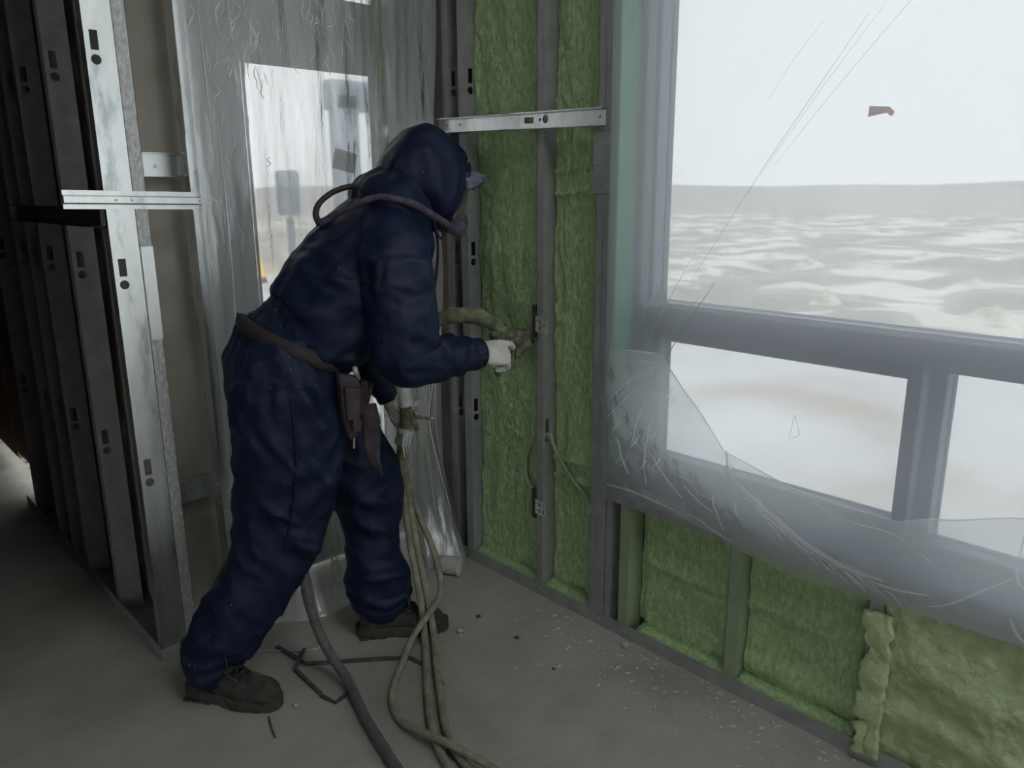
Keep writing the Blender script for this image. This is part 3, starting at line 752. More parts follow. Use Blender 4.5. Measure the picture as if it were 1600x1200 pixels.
spine = [(1.03, 0.69), (0.955, 0.63), (0.899, 0.598), (0.84, 0.57), (0.791, 0.546), (0.73, 0.53), (0.676, 0.519), (0.6, 0.515)]
for k in range(34):
    y, z = interp(spine, rng.random()); y += rng.uniform(-.02, .02); z += rng.uniform(-.03, .022); l = rng.uniform(0.02, 0.07); sl = rng.uniform(0.2, 0.9)
    crease([(y, z), (y - l * 0.5, z - l * 0.5 * sl + rng.uniform(-.004, .004)), (y - l, z - l * sl)], rng.uniform(0.0008, 0.0024))  # short white strips paint the highlight cluster on the crumpled film
for k in range(16):
    y = rng.uniform(1.22, 1.44); z = rng.uniform(0.55, 0.9); l = rng.uniform(0.02, 0.06)
    crease([(y, z), (y - l * 0.4, z + l * 0.5), (y - l * 0.7, z + l)], rng.uniform(0.0006, 0.0014))
crease([(1.43, 0.80), (1.37, 0.86), (1.31, 0.91)], 0.0016)
crease([(1.44, 0.74), (1.38, 0.80), (1.33, 0.86)], 0.0014)

# ------------------------------------------------------------------ door behind plastic
DY = 2.5
door = empty('door_1', (1.02, DY, 0)); door['kind'] = 'structure'
def dbox(name, a, b, mat, parent=door, bevel=0.002):
    return box(name, (a[0] - 1.02, a[1] - DY, a[2]), (b[0] - 1.02, b[1] - DY, b[2]), mat, parent, bevel)
dbox('stile', (1.06, DY - 0.02, 0.03), (1.158, DY + 0.03, 1.95), 'door')
dbox('stile', (1.662, DY - 0.02, 0.03), (1.76, DY + 0.03, 1.95), 'door')
dbox('top_rail', (1.158, DY - 0.02, 1.815), (1.662, DY + 0.03, 1.95), 'door')
dbox('kick_panel', (1.158, DY - 0.02, 0.03), (1.662, DY + 0.03, 0.40), 'door')
dbox('pane', (1.158, DY, 0.40), (1.662, DY + 0.006, 1.815), 'door_pane')
dbox('glazing_bead', (1.158, DY - 0.026, 0.40), (1.168, DY - 0.02, 1.815), 'door')
dbox('glazing_bead', (1.652, DY - 0.026, 0.40), (1.662, DY - 0.02, 1.815), 'white_frame')
dbox('glazing_bead', (1.158, DY - 0.026, 1.805), (1.662, DY - 0.02, 1.815), 'door')
frame_d = empty('trim_4', (0, 0, 0)); frame_d['kind'] = 'structure'
for a, b, nm, mt in (((1.0, DY - 0.06, 0), (1.06, DY + 0.06, 2.75), 'jamb', 'door'), ((1.76, DY - 0.06, 0), (1.86, DY + 0.06, 2.75), 'jamb', 'door'),
                     ((1.06, DY - 0.05, 1.95), (1.76, DY + 0.05, 2.035), 'head', 'door'), ((1.06, DY - 0.05, 2.69), (1.76, DY + 0.05, 2.75), 'head', 'door'),
                     ((1.655, DY - 0.055, 2.035), (1.70, DY - 0.05, 2.69), 'cover_strip', 'white_frame')):
    box(nm, a, b, mt, frame_d, 0.002)
box('transom_pane', (1.06, DY, 2.035), (1.70, DY + 0.006, 2.69), 'door_pane', frame_d)
box('mullion', (1.70, DY - 0.05, 2.035), (1.76, DY + 0.05, 2.69), 'door', frame_d)

nt_ = empty('notice', (1.527, DY - 0.004, 1.515)); nt_.rotation_euler = (0, math.radians(13), 0)
box('sheet', (-0.046, -0.0015, -0.035), (0.046, 0.0, 0.035), 'paper', nt_)
for k, z in enumerate((0.018, 0.008, -0.002, -0.02)):
    box('print_line', (-0.034, -0.002, z - 0.0018), (0.03 - 0.012 * (k % 2), -0.0014, z + 0.0018), 'ink', nt_)
tag(nt_, 'grey notice stuck askew on the door glass', 'notice')

# plastic over the door: hangs in wrinkles and trails onto the floor
def door_fn(s, t):
    x = 0.905 + (1.752 - 0.905) * s
    z = 2.8 * (1 - t)
    amp = 0.010 + 0.012 * max(0, 1 - z / 0.6)
    w = noise.noise(Vector((x * 17, z * 1.3, 3))) + 0.3 * noise.noise(Vector((x * 40, z * 2.6, 6))) + 0.35 * (0.5 - abs(noise.noise(Vector((x * 30, z * 6, 12)))))
    e = min(1, s / 0.04)
    y = 2.262 - (w + 0.35) * amp * 0.48 * e
    # foot: flares out over the floor, more towards the window wall corner
    fl = max(0, 1 - z / 0.42) ** 2
    y -= fl * (0.10 + 0.06 * noise.noise(Vector((x * 6, 1, 1)))) * min(1, max(0, (x - 0.95) / 0.2))
    # its loose vertical edge swings in
    if s > 0.8:
        k = (s - 0.8) / 0.2
        x += k * (0.012 * math.sin(z * 7) - 0.03 * math.exp(-((z - 0.55) / 0.25) ** 2))
        y -= k * 0.012
    return (x, y, max(0.006, z))
df = sheet_from(door_fn, 150, 200, 'door_plastic', 'film_door')
tag(df, 'wrinkled translucent plastic sheet hanging over the glazed door', 'plastic sheet')
rng = random.Random(11)
for k in range(190):
    s0 = rng.random() * 0.6 + 0.03 if k % 3 else rng.random() * 0.24 + 0.02; t0 = rng.choice([rng.uniform(0.24, 0.37), rng.uniform(0.27, 0.36), rng.uniform(0.3, 0.8)]); ln = rng.uniform(0.008, 0.035)
    if 0.28 < s0 < 0.82 and 0.36 < t0 < 0.85: continue
    pts = []
    for q in range(4):
        p = door_fn(min(1, max(0, s0 + rng.uniform(-.012, .012))), min(1, t0 + ln * q / 3))
        pts.append((p[0], p[1] - 0.002, p[2]))
    strip('crease', pts, rng.uniform(0.0008, 0.0024), 'door_crease_glint', df, normal=(0, -1, 0))  # white squiggles paint the window's glints on the wrinkled sheet
def dcrease(st, w):
    pts = []
    for s, t in st:
        p = door_fn(s, t); pts.append((p[0], p[1] - 0.003, p[2]))
    strip('crease', pts, w, 'door_crease_glint', df, normal=(0, -1, 0))
dcrease([(0.08, 0.42), (0.085, 0.55), (0.075, 0.7), (0.08, 0.82)], 0.003)
dcrease([(0.05, 0.30), (0.055, 0.4), (0.06, 0.48)], 0.002)
dcrease([(0.98, 0.74), (0.95, 0.79), (0.97, 0.85), (0.98, 0.93)], 0.006)
dcrease([(0.93, 0.70), (0.96, 0.78), (0.92, 0.86), (0.90, 0.95)], 0.003)
dcrease([(0.40, 0.95), (0.52, 0.93), (0.66, 0.90), (0.80, 0.865)], 0.004)
dcrease([(0.35, 0.975), (0.5, 0.955), (0.62, 0.935)], 0.003)
dcrease([(0.5, 0.985), (0.62, 0.97), (0.75, 0.955)], 0.003)

# ------------------------------------------------------------------ outside
def ground():
    nx, ny = 150, 170
    xs = np.concatenate([-30 + np.linspace(0, 31, 20), 1.2 + (np.linspace(0, 1, nx - 20) ** 1.9) * 88])
    ys = np.concatenate([-60 + np.linspace(0, 50, 30), -9.5 + np.linspace(0, 1, 100) * 40, 31 + np.linspace(0, 50, ny - 130)])
    vs = []; fs = []
    for y in ys:
        for x in xs:
            z = -0.30
            d = math.hypot(x, y)
            if (x > 2.3 or y > 2.9) and d > 4:
                k = min(1, (d - 4) / 6)
                z += k * (0.10 * noise.noise(Vector((x * 0.35, y * 0.35, 0))) + 0.22 * max(0, noise.noise(Vector((x * 0.7, y * 0.7, 4)))))
            vs.append((x, y, z))
    n = len(xs)
    for j in range(len(ys) - 1):
        for i in range(n - 1): fs.append((j * n + i, j * n + i + 1, (j + 1) * n + i + 1, (j + 1) * n + i))
    me = bpy.data.meshes.new('ground'); me.from_pydata(vs, [], fs)
    return structure(link('ground', me, 'ground', None, True))
ground()
def mound(loc, r, h, seed):
    n, m = 20, 7; rings = []
    for j in range(m):
        t = j / (m - 1); rr = r * (1 - t) ** 0.85
        rings.append([(rr * math.cos(2 * math.pi * k / n) * (1 + 0.25 * noise.noise(Vector((math.cos(2 * math.pi * k / n), math.sin(2 * math.pi * k / n), seed)))),
                       rr * math.sin(2 * math.pi * k / n) * (1 + 0.2 * noise.noise(Vector((k * 0.4, seed, 1)))),
                       -0.25 + (h + 0.25) * t * (1 + 0.1 * noise.noise(Vector((k * 0.7, t * 3, seed))))) for k in range(n)])
    o = MB().rings(rings).build('soil_heap', 'mound', None, True); o.location = loc
    return tag(o, 'low snow-flecked soil heap outside the large window', 'soil heap', 'soil heaps outside the window')
rng = random.Random(5)
placed = []
while len(placed) < 46:
    d = rng.uniform(8.5, 25); a = rng.uniform(math.radians(4), math.radians(60)); r = rng.uniform(0.4, 0.85) * (0.7 + d / 40)
    x, y = d * math.cos(a), d * math.sin(a) * 0.9
    if any(math.hypot(x - q[0], y - q[1]) < 1.45 * (r + q[2]) for q in placed):
        if rng.random() < 0.002: break
        continue
    placed.append((x, y, r)); mound((x, y, -0.3), r, rng.uniform(0.12, 0.26), len(placed) * 2.3)
bank = []
for k in range(61):
    a = math.radians(-40 + 170 * k / 60); h = 1.9 + 0.5 * noise.noise(Vector((k * 0.35, 2, 2)))
    bank.append((a, h))
vs = []; fs = []
for a, h in bank:
    for rr, z in ((62, -0.4), (66, h), (75, h), (80, -0.4)): vs.append((rr * math.cos(a), rr * math.sin(a), z))
for k in range(60):
    for q in range(3): fs.append((k * 4 + q, k * 4 + q + 1, k * 4 + q + 5, k * 4 + q + 4))
structure(MB().add(vs, fs).build('hill', 'treeline'))
# things beyond the door
pp = empty('blue_post', (3.07, 5.0, -0.25))
box('post', (-0.09, -0.06, 0), (0.09, 0.06, 2.33), 'post', pp, 0.01)
box('arm', (-0.12, -0.06, 2.22), (1.2, 0.06, 2.42), 'post', pp, 0.01)
tag(pp, 'pale blue post with a side arm beyond the door glass', 'post')
lp = empty('warning_lamp', (2.33, 5.0, -0.3))
MB().cyl((0, 0, 0), (0, 0, 1.12), 0.02).build('pole', 'post', lp)
MB().cyl((0, 0, 1.12), (0, 0, 1.16), 0.06).build('base', 'box', lp)
MB().cyl((0, 0, 1.16), (0, 0, 1.28), 0.05, 0.035, 14).build('lens', 'lamp', lp, True)
tag(lp, 'small amber lamp glowing beyond the door glass', 'lamp')
mb_ = empty('meter_box', (2.60, 5.0, -0.3))
MB().cyl((0, 0, 0), (0, 0, 1.55), 0.025).build('pole', 'post', mb_)
box('case', (-0.075, -0.05, 1.56), (0.075, 0.05, 1.86), 'post', mb_, 0.03)
tag(mb_, 'dim grey box on a pole beyond the door glass', 'box')

# ------------------------------------------------------------------ the worker
PED = (0.95, 2.02)
PRZ = math.atan2(-0.28, 0.96)
def PL(u, off, z):
    """person frame: u forward, off towards the worker's right hand side, z up"""
    return Vector((u, -off, z))
def to_local(w):
    d = Vector((w[0] - PED[0], w[1] - PED[1])); c, s = math.cos(-PRZ), math.sin(-PRZ)
    return Vector((d.x * c - d.y * s, d.x * s + d.y * c, w[2]))

def chain_rings(ch, n=22, sub=5, side=Vector((0, 1, 0))):
    """ch: (u, off, z, a, b): centre, half-width sideways, half-depth"""
    S = spline(ch, sub); P = [PL(*x[:3]) for x in S]; rings = []
    m = len(P)
    for i in range(m):
        t = (P[min(i + 1, m - 1)] - P[max(i - 1, 0)]).normalized()
        A = (side - t * side.dot(t)).normalized(); B = t.cross(A)
        a, b = S[i][3], S[i][4]
        rings.append([P[i] + A * (a * math.cos(2 * math.pi * k / n)) + B * (b * math.sin(2 * math.pi * k / n)) for k in range(n)])
    return rings

def round_caps(rings):
    """close a loft with small domes"""
    def dome(r0, r1):
        c = sum(r0, Vector()) / len(r0); c1 = sum(r1, Vector()) / len(r1); d = (c - c1).normalized()
        rad = sum((p - c).length for p in r0) / len(r0)
        return [[c + (p - c) * math.cos(a) + d * rad * 0.6 * math.sin(a) for p in r0] for a in (0.5, 1.0, 1.4)]
    h = dome(rings[0], rings[1]); t = dome(rings[-1], rings[-2])
    return list(reversed(h)) + rings + t

def blob(name, lofts, voxel, mat, parent, smooth=4, disp=None, extra=None, cut=None):
    mb = MB()
    for rg in lofts: mb.rings(rg)
    me = bpy.data.meshes.new('tmp'); me.from_pydata([tuple(v) for v in mb.v], [], mb.f)
    bm = bmesh.new(); bm.from_mesh(me); bmesh.ops.recalc_face_normals(bm, faces=bm.faces); bm.to_mesh(me); bm.free()
    o = bpy.data.objects.new('tmp', me); COL.objects.link(o)
    r = o.modifiers.new('r', 'REMESH'); r.mode = 'VOXEL'; r.voxel_size = voxel
    if smooth:
        s = o.modifiers.new('s', 'SMOOTH'); s.iterations = smooth; s.factor = 0.5
    dg = bpy.context.evaluated_depsgraph_get(); dg.update()
    m2 = bpy.data.meshes.new_from_object(o.evaluated_get(dg))
    bpy.data.objects.remove(o); bpy.data.meshes.remove(me)
    m2.name = name
    if disp:
        nv = len(m2.vertices)
        for v, nrm in zip(m2.vertices, [x.vector.copy() for x in m2.vertex_normals]):
            v.co = v.co + nrm * disp(v.co, nrm)
    m2.materials.clear()
    bm = bmesh.new(); bm.from_mesh(m2)
    if cut:
        dead = [v for v in bm.verts if cut(v.co)]
        bmesh.ops.delete(bm, geom=dead, context='VERTS')
    bm.to_mesh(m2); bm.free()
    m2.polygons.foreach_set('use_smooth', [True] * len(m2.polygons))
    o = bpy.data.objects.new(name, m2); COL.objects.link(o)
    m2.materials.append(MAT[mat])
    if parent is not None: o.parent = parent
    return o

def ridge(q): return 1 - abs(noise.noise(q)) * 2.2
def fold_lines(lines):
    """hand-placed folds: (p0, p1, width, height) in the person frame"""
    L = [(PL(*a), PL(*b), w, h) for a, b, w, h in lines]
    def f(p):
        s = 0
        for a, b, w, h in L:
            ab = b - a; t = max(0, min(1, (p - a).dot(ab) / ab.length_squared)); q = a + ab * t
            wob = 0.02 * noise.noise(p * 9)
            d = (p - q).length + wob
            s += 1.5 * h * math.exp(-(d / w) ** 2) * math.sin(math.pi * (0.15 + 0.7 * t))
        return s
    return f

# --- body: one continuous figure, mostly hidden by the clothes
B_torso = [(0.05, 0, 0.86, 0.14, 0.11), (0.09, 0, 1.0, 0.13, 0.10), (0.19, 0, 1.12, 0.14, 0.11), (0.30, 0, 1.24, 0.16, 0.11), (0.37, 0, 1.33, 0.12, 0.085), (0.425, 0, 1.385, 0.058, 0.06), (0.455, 0, 1.42, 0.056, 0.06)]
B_head = [(0.475, 0, 1.545, 0.03, 0.04), (0.485, 0, 1.53, 0.055, 0.06), (0.485, 0, 1.49, 0.073, 0.088), (0.485, 0, 1.44, 0.072, 0.09), (0.50, 0, 1.39, 0.066, 0.078), (0.515, 0, 1.35, 0.052, 0.058), (0.525, 0, 1.325, 0.032, 0.034)]
B_arm_r = [(0.32, 0.13, 1.29, 0.06, 0.06), (0.32, 0.21, 1.22, 0.052, 0.052), (0.32, 0.235, 1.08, 0.045, 0.045), (0.33, 0.235, 0.965, 0.04, 0.04), (0.43, 0.22, 0.955, 0.036, 0.036), (0.54, 0.192, 0.947, 0.024, 0.024), (0.575, 0.186, 0.945, 0.018, 0.018)]
B_arm_l = [(0.34, -0.13, 1.29, 0.06, 0.06), (0.35, -0.20, 1.20, 0.05, 0.05), (0.34, -0.20, 1.06, 0.043, 0.043), (0.31, -0.165, 0.93, 0.038, 0.038), (0.35, -0.135, 0.85, 0.034, 0.034), (0.385, -0.113, 0.785, 0.022, 0.022), (0.398, -0.107, 0.755, 0.016, 0.016)]
B_leg_r = [(0.02, 0.085, 0.88, 0.085, 0.09), (0.01, 0.08, 0.68, 0.07, 0.075), (-0.005, 0.07, 0.49, 0.052, 0.055), (-0.11, 0.07, 0.30, 0.048, 0.052), (-0.235, 0.07, 0.10, 0.03, 0.034), (-0.24, 0.07, 0.06, 0.03, 0.034)]
B_leg_l = [(0.08, -0.085, 0.86, 0.085, 0.09), (0.20, -0.09, 0.66, 0.07, 0.075), (0.29, -0.08, 0.46, 0.052, 0.055), (0.29, -0.06, 0.28, 0.048, 0.05), (0.285, -0.02, 0.10, 0.03, 0.034), (0.285, -0.02, 0.06, 0.03, 0.034)]
nose = [(0.565, 0, 1.45, 0.010, 0.008), (0.585, 0, 1.425, 0.014, 0.012), (0.597, 0, 1.402, 0.017, 0.013), (0.58, 0, 1.39, 0.012, 0.01)]
lips = [(0.565, -0.024, 1.366, 0.006, 0.006), (0.578, 0, 1.363, 0.009, 0.009), (0.565, 0.024, 1.366, 0.006, 0.006)]
chin = [(0.54, 0, 1.335, 0.028, 0.02), (0.563, 0, 1.325, 0.02, 0.016)]
ears = [[(0.475, s * 0.072, 1.46, 0.008, 0.018), (0.468, s * 0.08, 1.43, 0.008, 0.02), (0.475, s * 0.072, 1.40, 0.006, 0.012)] for s in (-1, 1)]
Z_ = Vector((0, 0, 1))
person = blob('person', [round_caps(chain_rings(c)) for c in (B_torso, B_head, B_arm_r, B_arm_l, B_leg_r, B_leg_l, nose, chin)] + [round_caps(chain_rings(e, side=Vector((1, 0, 0)))) for e in ears] + [round_caps(chain_rings(lips, side=Z_))], 0.008, 'skin', None, 3)
person.location = (PED[0], PED[1], 0); person.rotation_euler = (0, 0, PRZ)
tag(person, 'worker in navy hooded coveralls leaning in to spray foam on the wall', 'person')
for s in (-1, 1):
    e = MB().rings(round_caps(chain_rings([(0.556, s * 0.03, 1.435, 0.011, 0.011), (0.566, s * 0.03, 1.435, 0.011, 0.011)], n=12, side=Vector((0, 1, 0))))).build('eye', 'cap', person, True)

# --- jacket
J_torso = [(0.085, 0, 0.985, 0.155, 0.115), (0.10, 0, 1.00, 0.175, 0.130), (0.135, 0, 1.025, 0.198, 0.160), (0.19, 0, 1.085, 0.205, 0.168), (0.265, 0, 1.165, 0.21, 0.168), (0.33, 0, 1.25, 0.205, 0.152), (0.375, 0, 1.325, 0.165, 0.118), (0.41, 0, 1.375, 0.115, 0.09), (0.44, 0, 1.41, 0.095, 0.085)]
J_arm_r = [(0.33, 0.12, 1.285, 0.085, 0.085), (0.325, 0.19, 1.235, 0.088, 0.09), (0.32, 0.225, 1.14, 0.085, 0.089), (0.318, 0.24, 1.04, 0.08, 0.087), (0.322, 0.24, 0.972, 0.07, 0.080), (0.37, 0.235, 0.95, 0.062, 0.062), (0.43, 0.222, 0.955, 0.058, 0.056), (0.50, 0.205, 0.95, 0.048, 0.044), (0.548, 0.192, 0.947, 0.038, 0.036)]
J_arm_l = [(0.34, -0.12, 1.285, 0.085, 0.085), (0.35, -0.19, 1.21, 0.084, 0.084), (0.35, -0.21, 1.08, 0.076, 0.08), (0.325, -0.185, 0.96, 0.068, 0.072), (0.33, -0.15, 0.90, 0.06, 0.062), (0.355, -0.13, 0.84, 0.05, 0.05), (0.385, -0.115, 0.785, 0.042, 0.04)]
jf = fold_lines([((0.10, 0.15, 1.05), (0.30, 0.16, 1.02), 0.03, 0.016), ((0.08, 0.17, 1.10), (0.26, 0.19, 1.06), 0.02, 0.010), ((0.16, 0.17, 1.20), (0.24, 0.2, 1.06), 0.022, 0.012),
                 ((0.22, 0.2, 1.30), (0.26, 0.22, 1.10), 0.018, 0.010), ((0.28, 0.27, 1.28), (0.25, 0.29, 1.12), 0.02, 0.010), ((0.36, 0.27, 1.25), (0.39, 0.28, 1.05), 0.022, 0.010),
                 ((0.31, 0.30, 0.98), (0.40, 0.27, 0.96), 0.016, 0.012), ((0.40, 0.27, 1.0), (0.47, 0.25, 0.92), 0.014, 0.010), ((0.47, 0.25, 0.98), (0.52, 0.23, 0.92), 0.012, 0.008), ((0.33, 0.30, 1.05), (0.41, 0.27, 1.0), 0.018, 0.012),
                 ((0.02, 0.1, 1.15), (0.12, 0.1, 1.26), 0.03, 0.008), ((0.12, 0.16, 0.99), (0.28, 0.17, 0.95), 0.016, 0.012), ((0.45, 0.12, 1.3), (0.47, 0.12, 1.15), 0.02, 0.01)])
def jacket_disp(p, n):
    q = p + Vector((noise.noise(p * 5), noise.noise(p * 5 + Vector((9, 0, 0))), noise.noise(p * 5 + Vector((0, 9, 0))))) * 0.05
    w = ridge(Vector((q.x * 7, q.y * 6, q.z * 11))) * 0.008 + ridge(Vector((q.x * 15, q.y * 13, q.z * 22 + 4))) * 0.0042
    # the short forearm sleeve bunches in rings
    if p.x > 0.40 and p.z < 1.03 and p.y < -0.1: w += 0.004 * math.sin(p.x * 95 + 3 * noise.noise(p * 14)) + 0.004 * ridge(p * 22)
    return w + jf(p)
jacket = blob('jacket', [round_caps(chain_rings(c)) for c in (J_torso, J_arm_r, J_arm_l)], 0.0065, 'navy', person, 5, jacket_disp)
def open_cuff(c, d, r0, r1, ln):
    c = PL(*c); d = Vector(d).normalized(); sd = d.cross(Vector((0, 0, 1))).normalized(); up = sd.cross(d)
    rr = []
    for k in range(5):
        t = k / 4; r = r0 + (r1 - r0) * t
        rr.append([c + d * ln * t + (sd * math.cos(a) + up * math.sin(a)) * (r + 0.0025 * noise.noise(Vector((a * 1.3, t * 2, r0 * 90)))) for a in [2 * math.pi * q / 24 for q in range(24)]])
    o = MB().rings(rr, cap0=False, cap1=False).build('cuff', 'navy', jacket, True)
    m = o.modifiers.new('solid', 'SOLIDIFY'); m.thickness = 0.003
open_cuff((0.535, 0.196, 0.948), (1, 0.25, -0.03), 0.041, 0.044, 0.038)
open_cuff((0.375, -0.118, 0.80), (0.5, -0.1, -1), 0.044, 0.046, 0.04)
# collar seam and front flap
tube('flap_seam', [PL(0.472, 0.10, 1.33), PL(0.478, 0.115, 1.26), PL(0.47, 0.12, 1.18), PL(0.45, 0.125, 1.10)], 0.004, 'navy', jacket, 6, 6)

# --- trousers
T_pelvis = [(0.075, 0, 1.01, 0.155, 0.115), (0.06, 0, 0.985, 0.175, 0.140), (0.048, 0, 0.93, 0.190, 0.160), (0.05, 0, 0.87, 0.185, 0.162), (0.06, 0, 0.80, 0.165, 0.150), (0.075, 0, 0.74, 0.11, 0.11)]
T_leg_r = [(0.025, 0.085, 0.88, 0.115, 0.14), (0.025, 0.085, 0.76, 0.12, 0.148), (0.020, 0.08, 0.65, 0.115, 0.143), (0.0, 0.075, 0.54, 0.11, 0.135), (-0.035, 0.078, 0.42, 0.10, 0.115), (-0.085, 0.078, 0.33, 0.095, 0.10), (-0.145, 0.076, 0.25, 0.09, 0.098), (-0.205, 0.074, 0.165, 0.085, 0.088), (-0.225, 0.074, 0.115, 0.082, 0.084), (-0.23, 0.074, 0.088, 0.076, 0.078)]
T_leg_l = [(0.09, -0.085, 0.87, 0.115, 0.125), (0.16, -0.09, 0.75, 0.115, 0.125), (0.225, -0.09, 0.64, 0.112, 0.122), (0.275, -0.085, 0.52, 0.108, 0.118), (0.292, -0.08, 0.43, 0.10, 0.108), (0.288, -0.065, 0.35, 0.085, 0.080), (0.29, -0.055, 0.27, 0.085, 0.085), (0.292, -0.035, 0.20, 0.088, 0.098), (0.297, -0.025, 0.145, 0.088, 0.098), (0.305, -0.02, 0.10, 0.08, 0.082)]
tf = fold_lines([((0.02, 0.2, 0.95), (0.12, 0.2, 0.72), 0.022, 0.014), ((0.12, 0.19, 0.92), (0.17, 0.18, 0.74), 0.02, 0.014), ((0.17, 0.15, 0.70), (0.02, 0.20, 0.55), 0.02, 0.012),
                 ((0.05, 0.2, 0.72), (0.13, 0.17, 0.56), 0.016, 0.010), ((-0.02, 0.19, 0.50), (0.10, 0.15, 0.42), 0.018, 0.013), ((-0.10, 0.16, 0.45), (0.03, 0.15, 0.34), 0.018, 0.010),
                 ((-0.15, 0.14, 0.28), (-0.02, 0.14, 0.24), 0.02, 0.012), ((-0.26, 0.12, 0.20), (-0.14, 0.13, 0.14), 0.018, 0.012), ((-0.26, 0.11, 0.13), (-0.15, 0.12, 0.17), 0.014, 0.008),
                 ((0.25, 0.03, 0.66), (0.38, 0.02, 0.52), 0.02, 0.010), ((0.22, 0.03, 0.50), (0.38, 0.03, 0.44), 0.02, 0.012), ((0.22, 0.03, 0.42), (0.36, 0.03, 0.34), 0.018, 0.010),
                 ((0.22, 0.04, 0.24), (0.37, 0.04, 0.22), 0.016, 0.012), ((0.22, 0.05, 0.30), (0.34, 0.04, 0.27), 0.014, -0.012), ((0.07, 0.2, 0.98), (0.16, 0.19, 0.80), 0.013, 0.012), ((0.16, 0.18, 0.80), (0.10, 0.2, 0.70), 0.013, 0.012), ((-0.06, 0.19, 0.80), (0.06, 0.2, 0.62), 0.014, 0.010), ((-0.10, 0.17, 0.62), (0.02, 0.19, 0.52), 0.013, 0.010), ((0.0, 0.19, 0.46), (0.08, 0.15, 0.40), 0.011, 0.010), ((-0.12, 0.16, 0.36), (0.0, 0.16, 0.31), 0.012, 0.010), ((-0.20, 0.15, 0.24), (-0.08, 0.15, 0.20), 0.012, 0.010), ((0.28, 0.02, 0.72), (0.34, 0.02, 0.62), 0.014, 0.010), ((0.30, 0.02, 0.56), (0.38, 0.02, 0.50), 0.012, 0.009), ((-0.08, 0.15, 0.98), (-0.08, 0.15, 0.85), 0.018, 0.006), ((-0.02, 0.19, 0.98), (-0.01, 0.2, 0.84), 0.014, 0.008)])
def trouser_disp(p, n):
    q = p + Vector((noise.noise(p * 4), noise.noise(p * 4 + Vector((9, 0, 0))), noise.noise(p * 4 + Vector((0, 9, 0))))) * 0.06
    w = ridge(Vector((q.x * 8 + q.z * 4, q.y * 7, q.z * 6))) * 0.009 + ridge(Vector((q.x * 14, q.y * 14, q.z * 16 + 7))) * 0.0042
    if p.z > 0.93: w += 0.004 * math.sin(math.atan2(p.y, p.x - 0.05) * 16 + 2 * noise.noise(p * 8)) * min(1, (p.z - 0.93) / 0.05)
    if p.z < 0.16: w += 0.003 * math.sin(p.z * 140 + 4 * noise.noise(p * 10))
    return w + tf(p)
trousers = blob('trousers', [round_caps(chain_rings(c)) for c in (T_pelvis, T_leg_r, T_leg_l)], 0.0068, 'navy', person, 5, trouser_disp)
tube('side_seam', [PL(0.02, 0.207, 0.90), PL(0.02, 0.218, 0.78), PL(0.015, 0.212, 0.66), PL(-0.005, 0.198, 0.54), PL(-0.03, 0.18, 0.44)], 0.003, 'navy', trousers, 6, 6)

# --- belt, pouch and tools
bw = []
for k in range(41):
    a = 2 * math.pi * k / 40
    uu = 0.075 - 0.138 * math.cos(a); off = 0.178 * math.sin(a); z = 0.995 + 0.065 * math.cos(a) - 0.012 * math.sin(a) ** 2
    bw.append((uu, off, z))
bm_ = MB(); rg = []
for (uu, off, z) in bw[:-1]:
    c = PL(uu, off, z); d = (c - PL(0.075, 0, c.z)).normalized()
    rg.append([c + d * 0.006 + Vector((0, 0, 0.024)), c + d * 0.012 + Vector((0, 0, 0)), c + d * 0.006 - Vector((0, 0, 0.024)), c - d * 0.012 - Vector((0, 0, 0.02)), c - d * 0.012 + Vector((0, 0, 0.02))])
belt = bm_.rings(rg, closed=True).build('belt', 'belt', person, True)
# hip pouch: tapering holster with pockets, and a hanging strap
def prism(pts_front, off0, off1):
    """polygon in (u, z) extruded sideways"""
    n = len(pts_front)
    return ([tuple(PL(a, off0, b)) for a, b in pts_front] + [tuple(PL(a, off1, b)) for a, b in pts_front], [tuple(range(n)), tuple(range(2 * n - 1, n - 1, -1))] + [(i, (i + 1) % n, n + (i + 1) % n, n + i) for i in range(n)])
pouch = MB().add(*prism([(0.150, 0.93), (0.205, 0.915), (0.215, 0.87), (0.195, 0.745), (0.172, 0.74), (0.158, 0.80)], 0.155, 0.195)).build('tool_pouch', 'pouch', belt, False, 0.006)
MB().add(*prism([(0.162, 0.895), (0.208, 0.885), (0.196, 0.80), (0.165, 0.80)], 0.195, 0.208)).build('pocket', 'pouch', belt, False, 0.004)
MB().add(*prism([(0.178, 0.805), (0.204, 0.80), (0.199, 0.765), (0.176, 0.768)], 0.195, 0.212)).build('pocket', 'pouch', belt, False, 0.004)
MB().add(*prism([(0.215, 0.90), (0.238, 0.90), (0.228, 0.80), (0.208, 0.80)], 0.13, 0.175)).build('pocket', 'belt', belt, False, 0.004)
MB().cyl(PL(0.186, 0.19, 0.77), PL(0.182, 0.19, 0.715), 0.004, 0.003).build('blade', 'steel', belt)
MB().cyl(PL(0.205, 0.16, 0.94), PL(0.212, 0.16, 0.90), 0.008, 0.008).build('tool_grip', 'bracket', belt, True)
MB().cyl(PL(0.250, 0.15, 0.888), PL(0.226, 0.15, 0.81), 0.012, 0.010).build('tool_grip', 'rubber_dark', belt, True)
def strap_fn(s, t):
    uu, z, w = interp([(0.235, 0.83, 0.022), (0.245, 0.77, 0.028), (0.25, 0.70, 0.026), (0.255, 0.65, 0.016), (0.275, 0.60, 0.004)], t)
    return tuple(PL(uu + (s - 0.5) * 2 * w, 0.155 + 0.012 * math.sin(t * 6 + s * 2) - 0.03 * t, z))
sp_ = sheet_from(strap_fn, 4, 16, 'strap_flap', 'pouch', belt); sp_.modifiers.new('solid', 'SOLIDIFY').thickness = 0.004

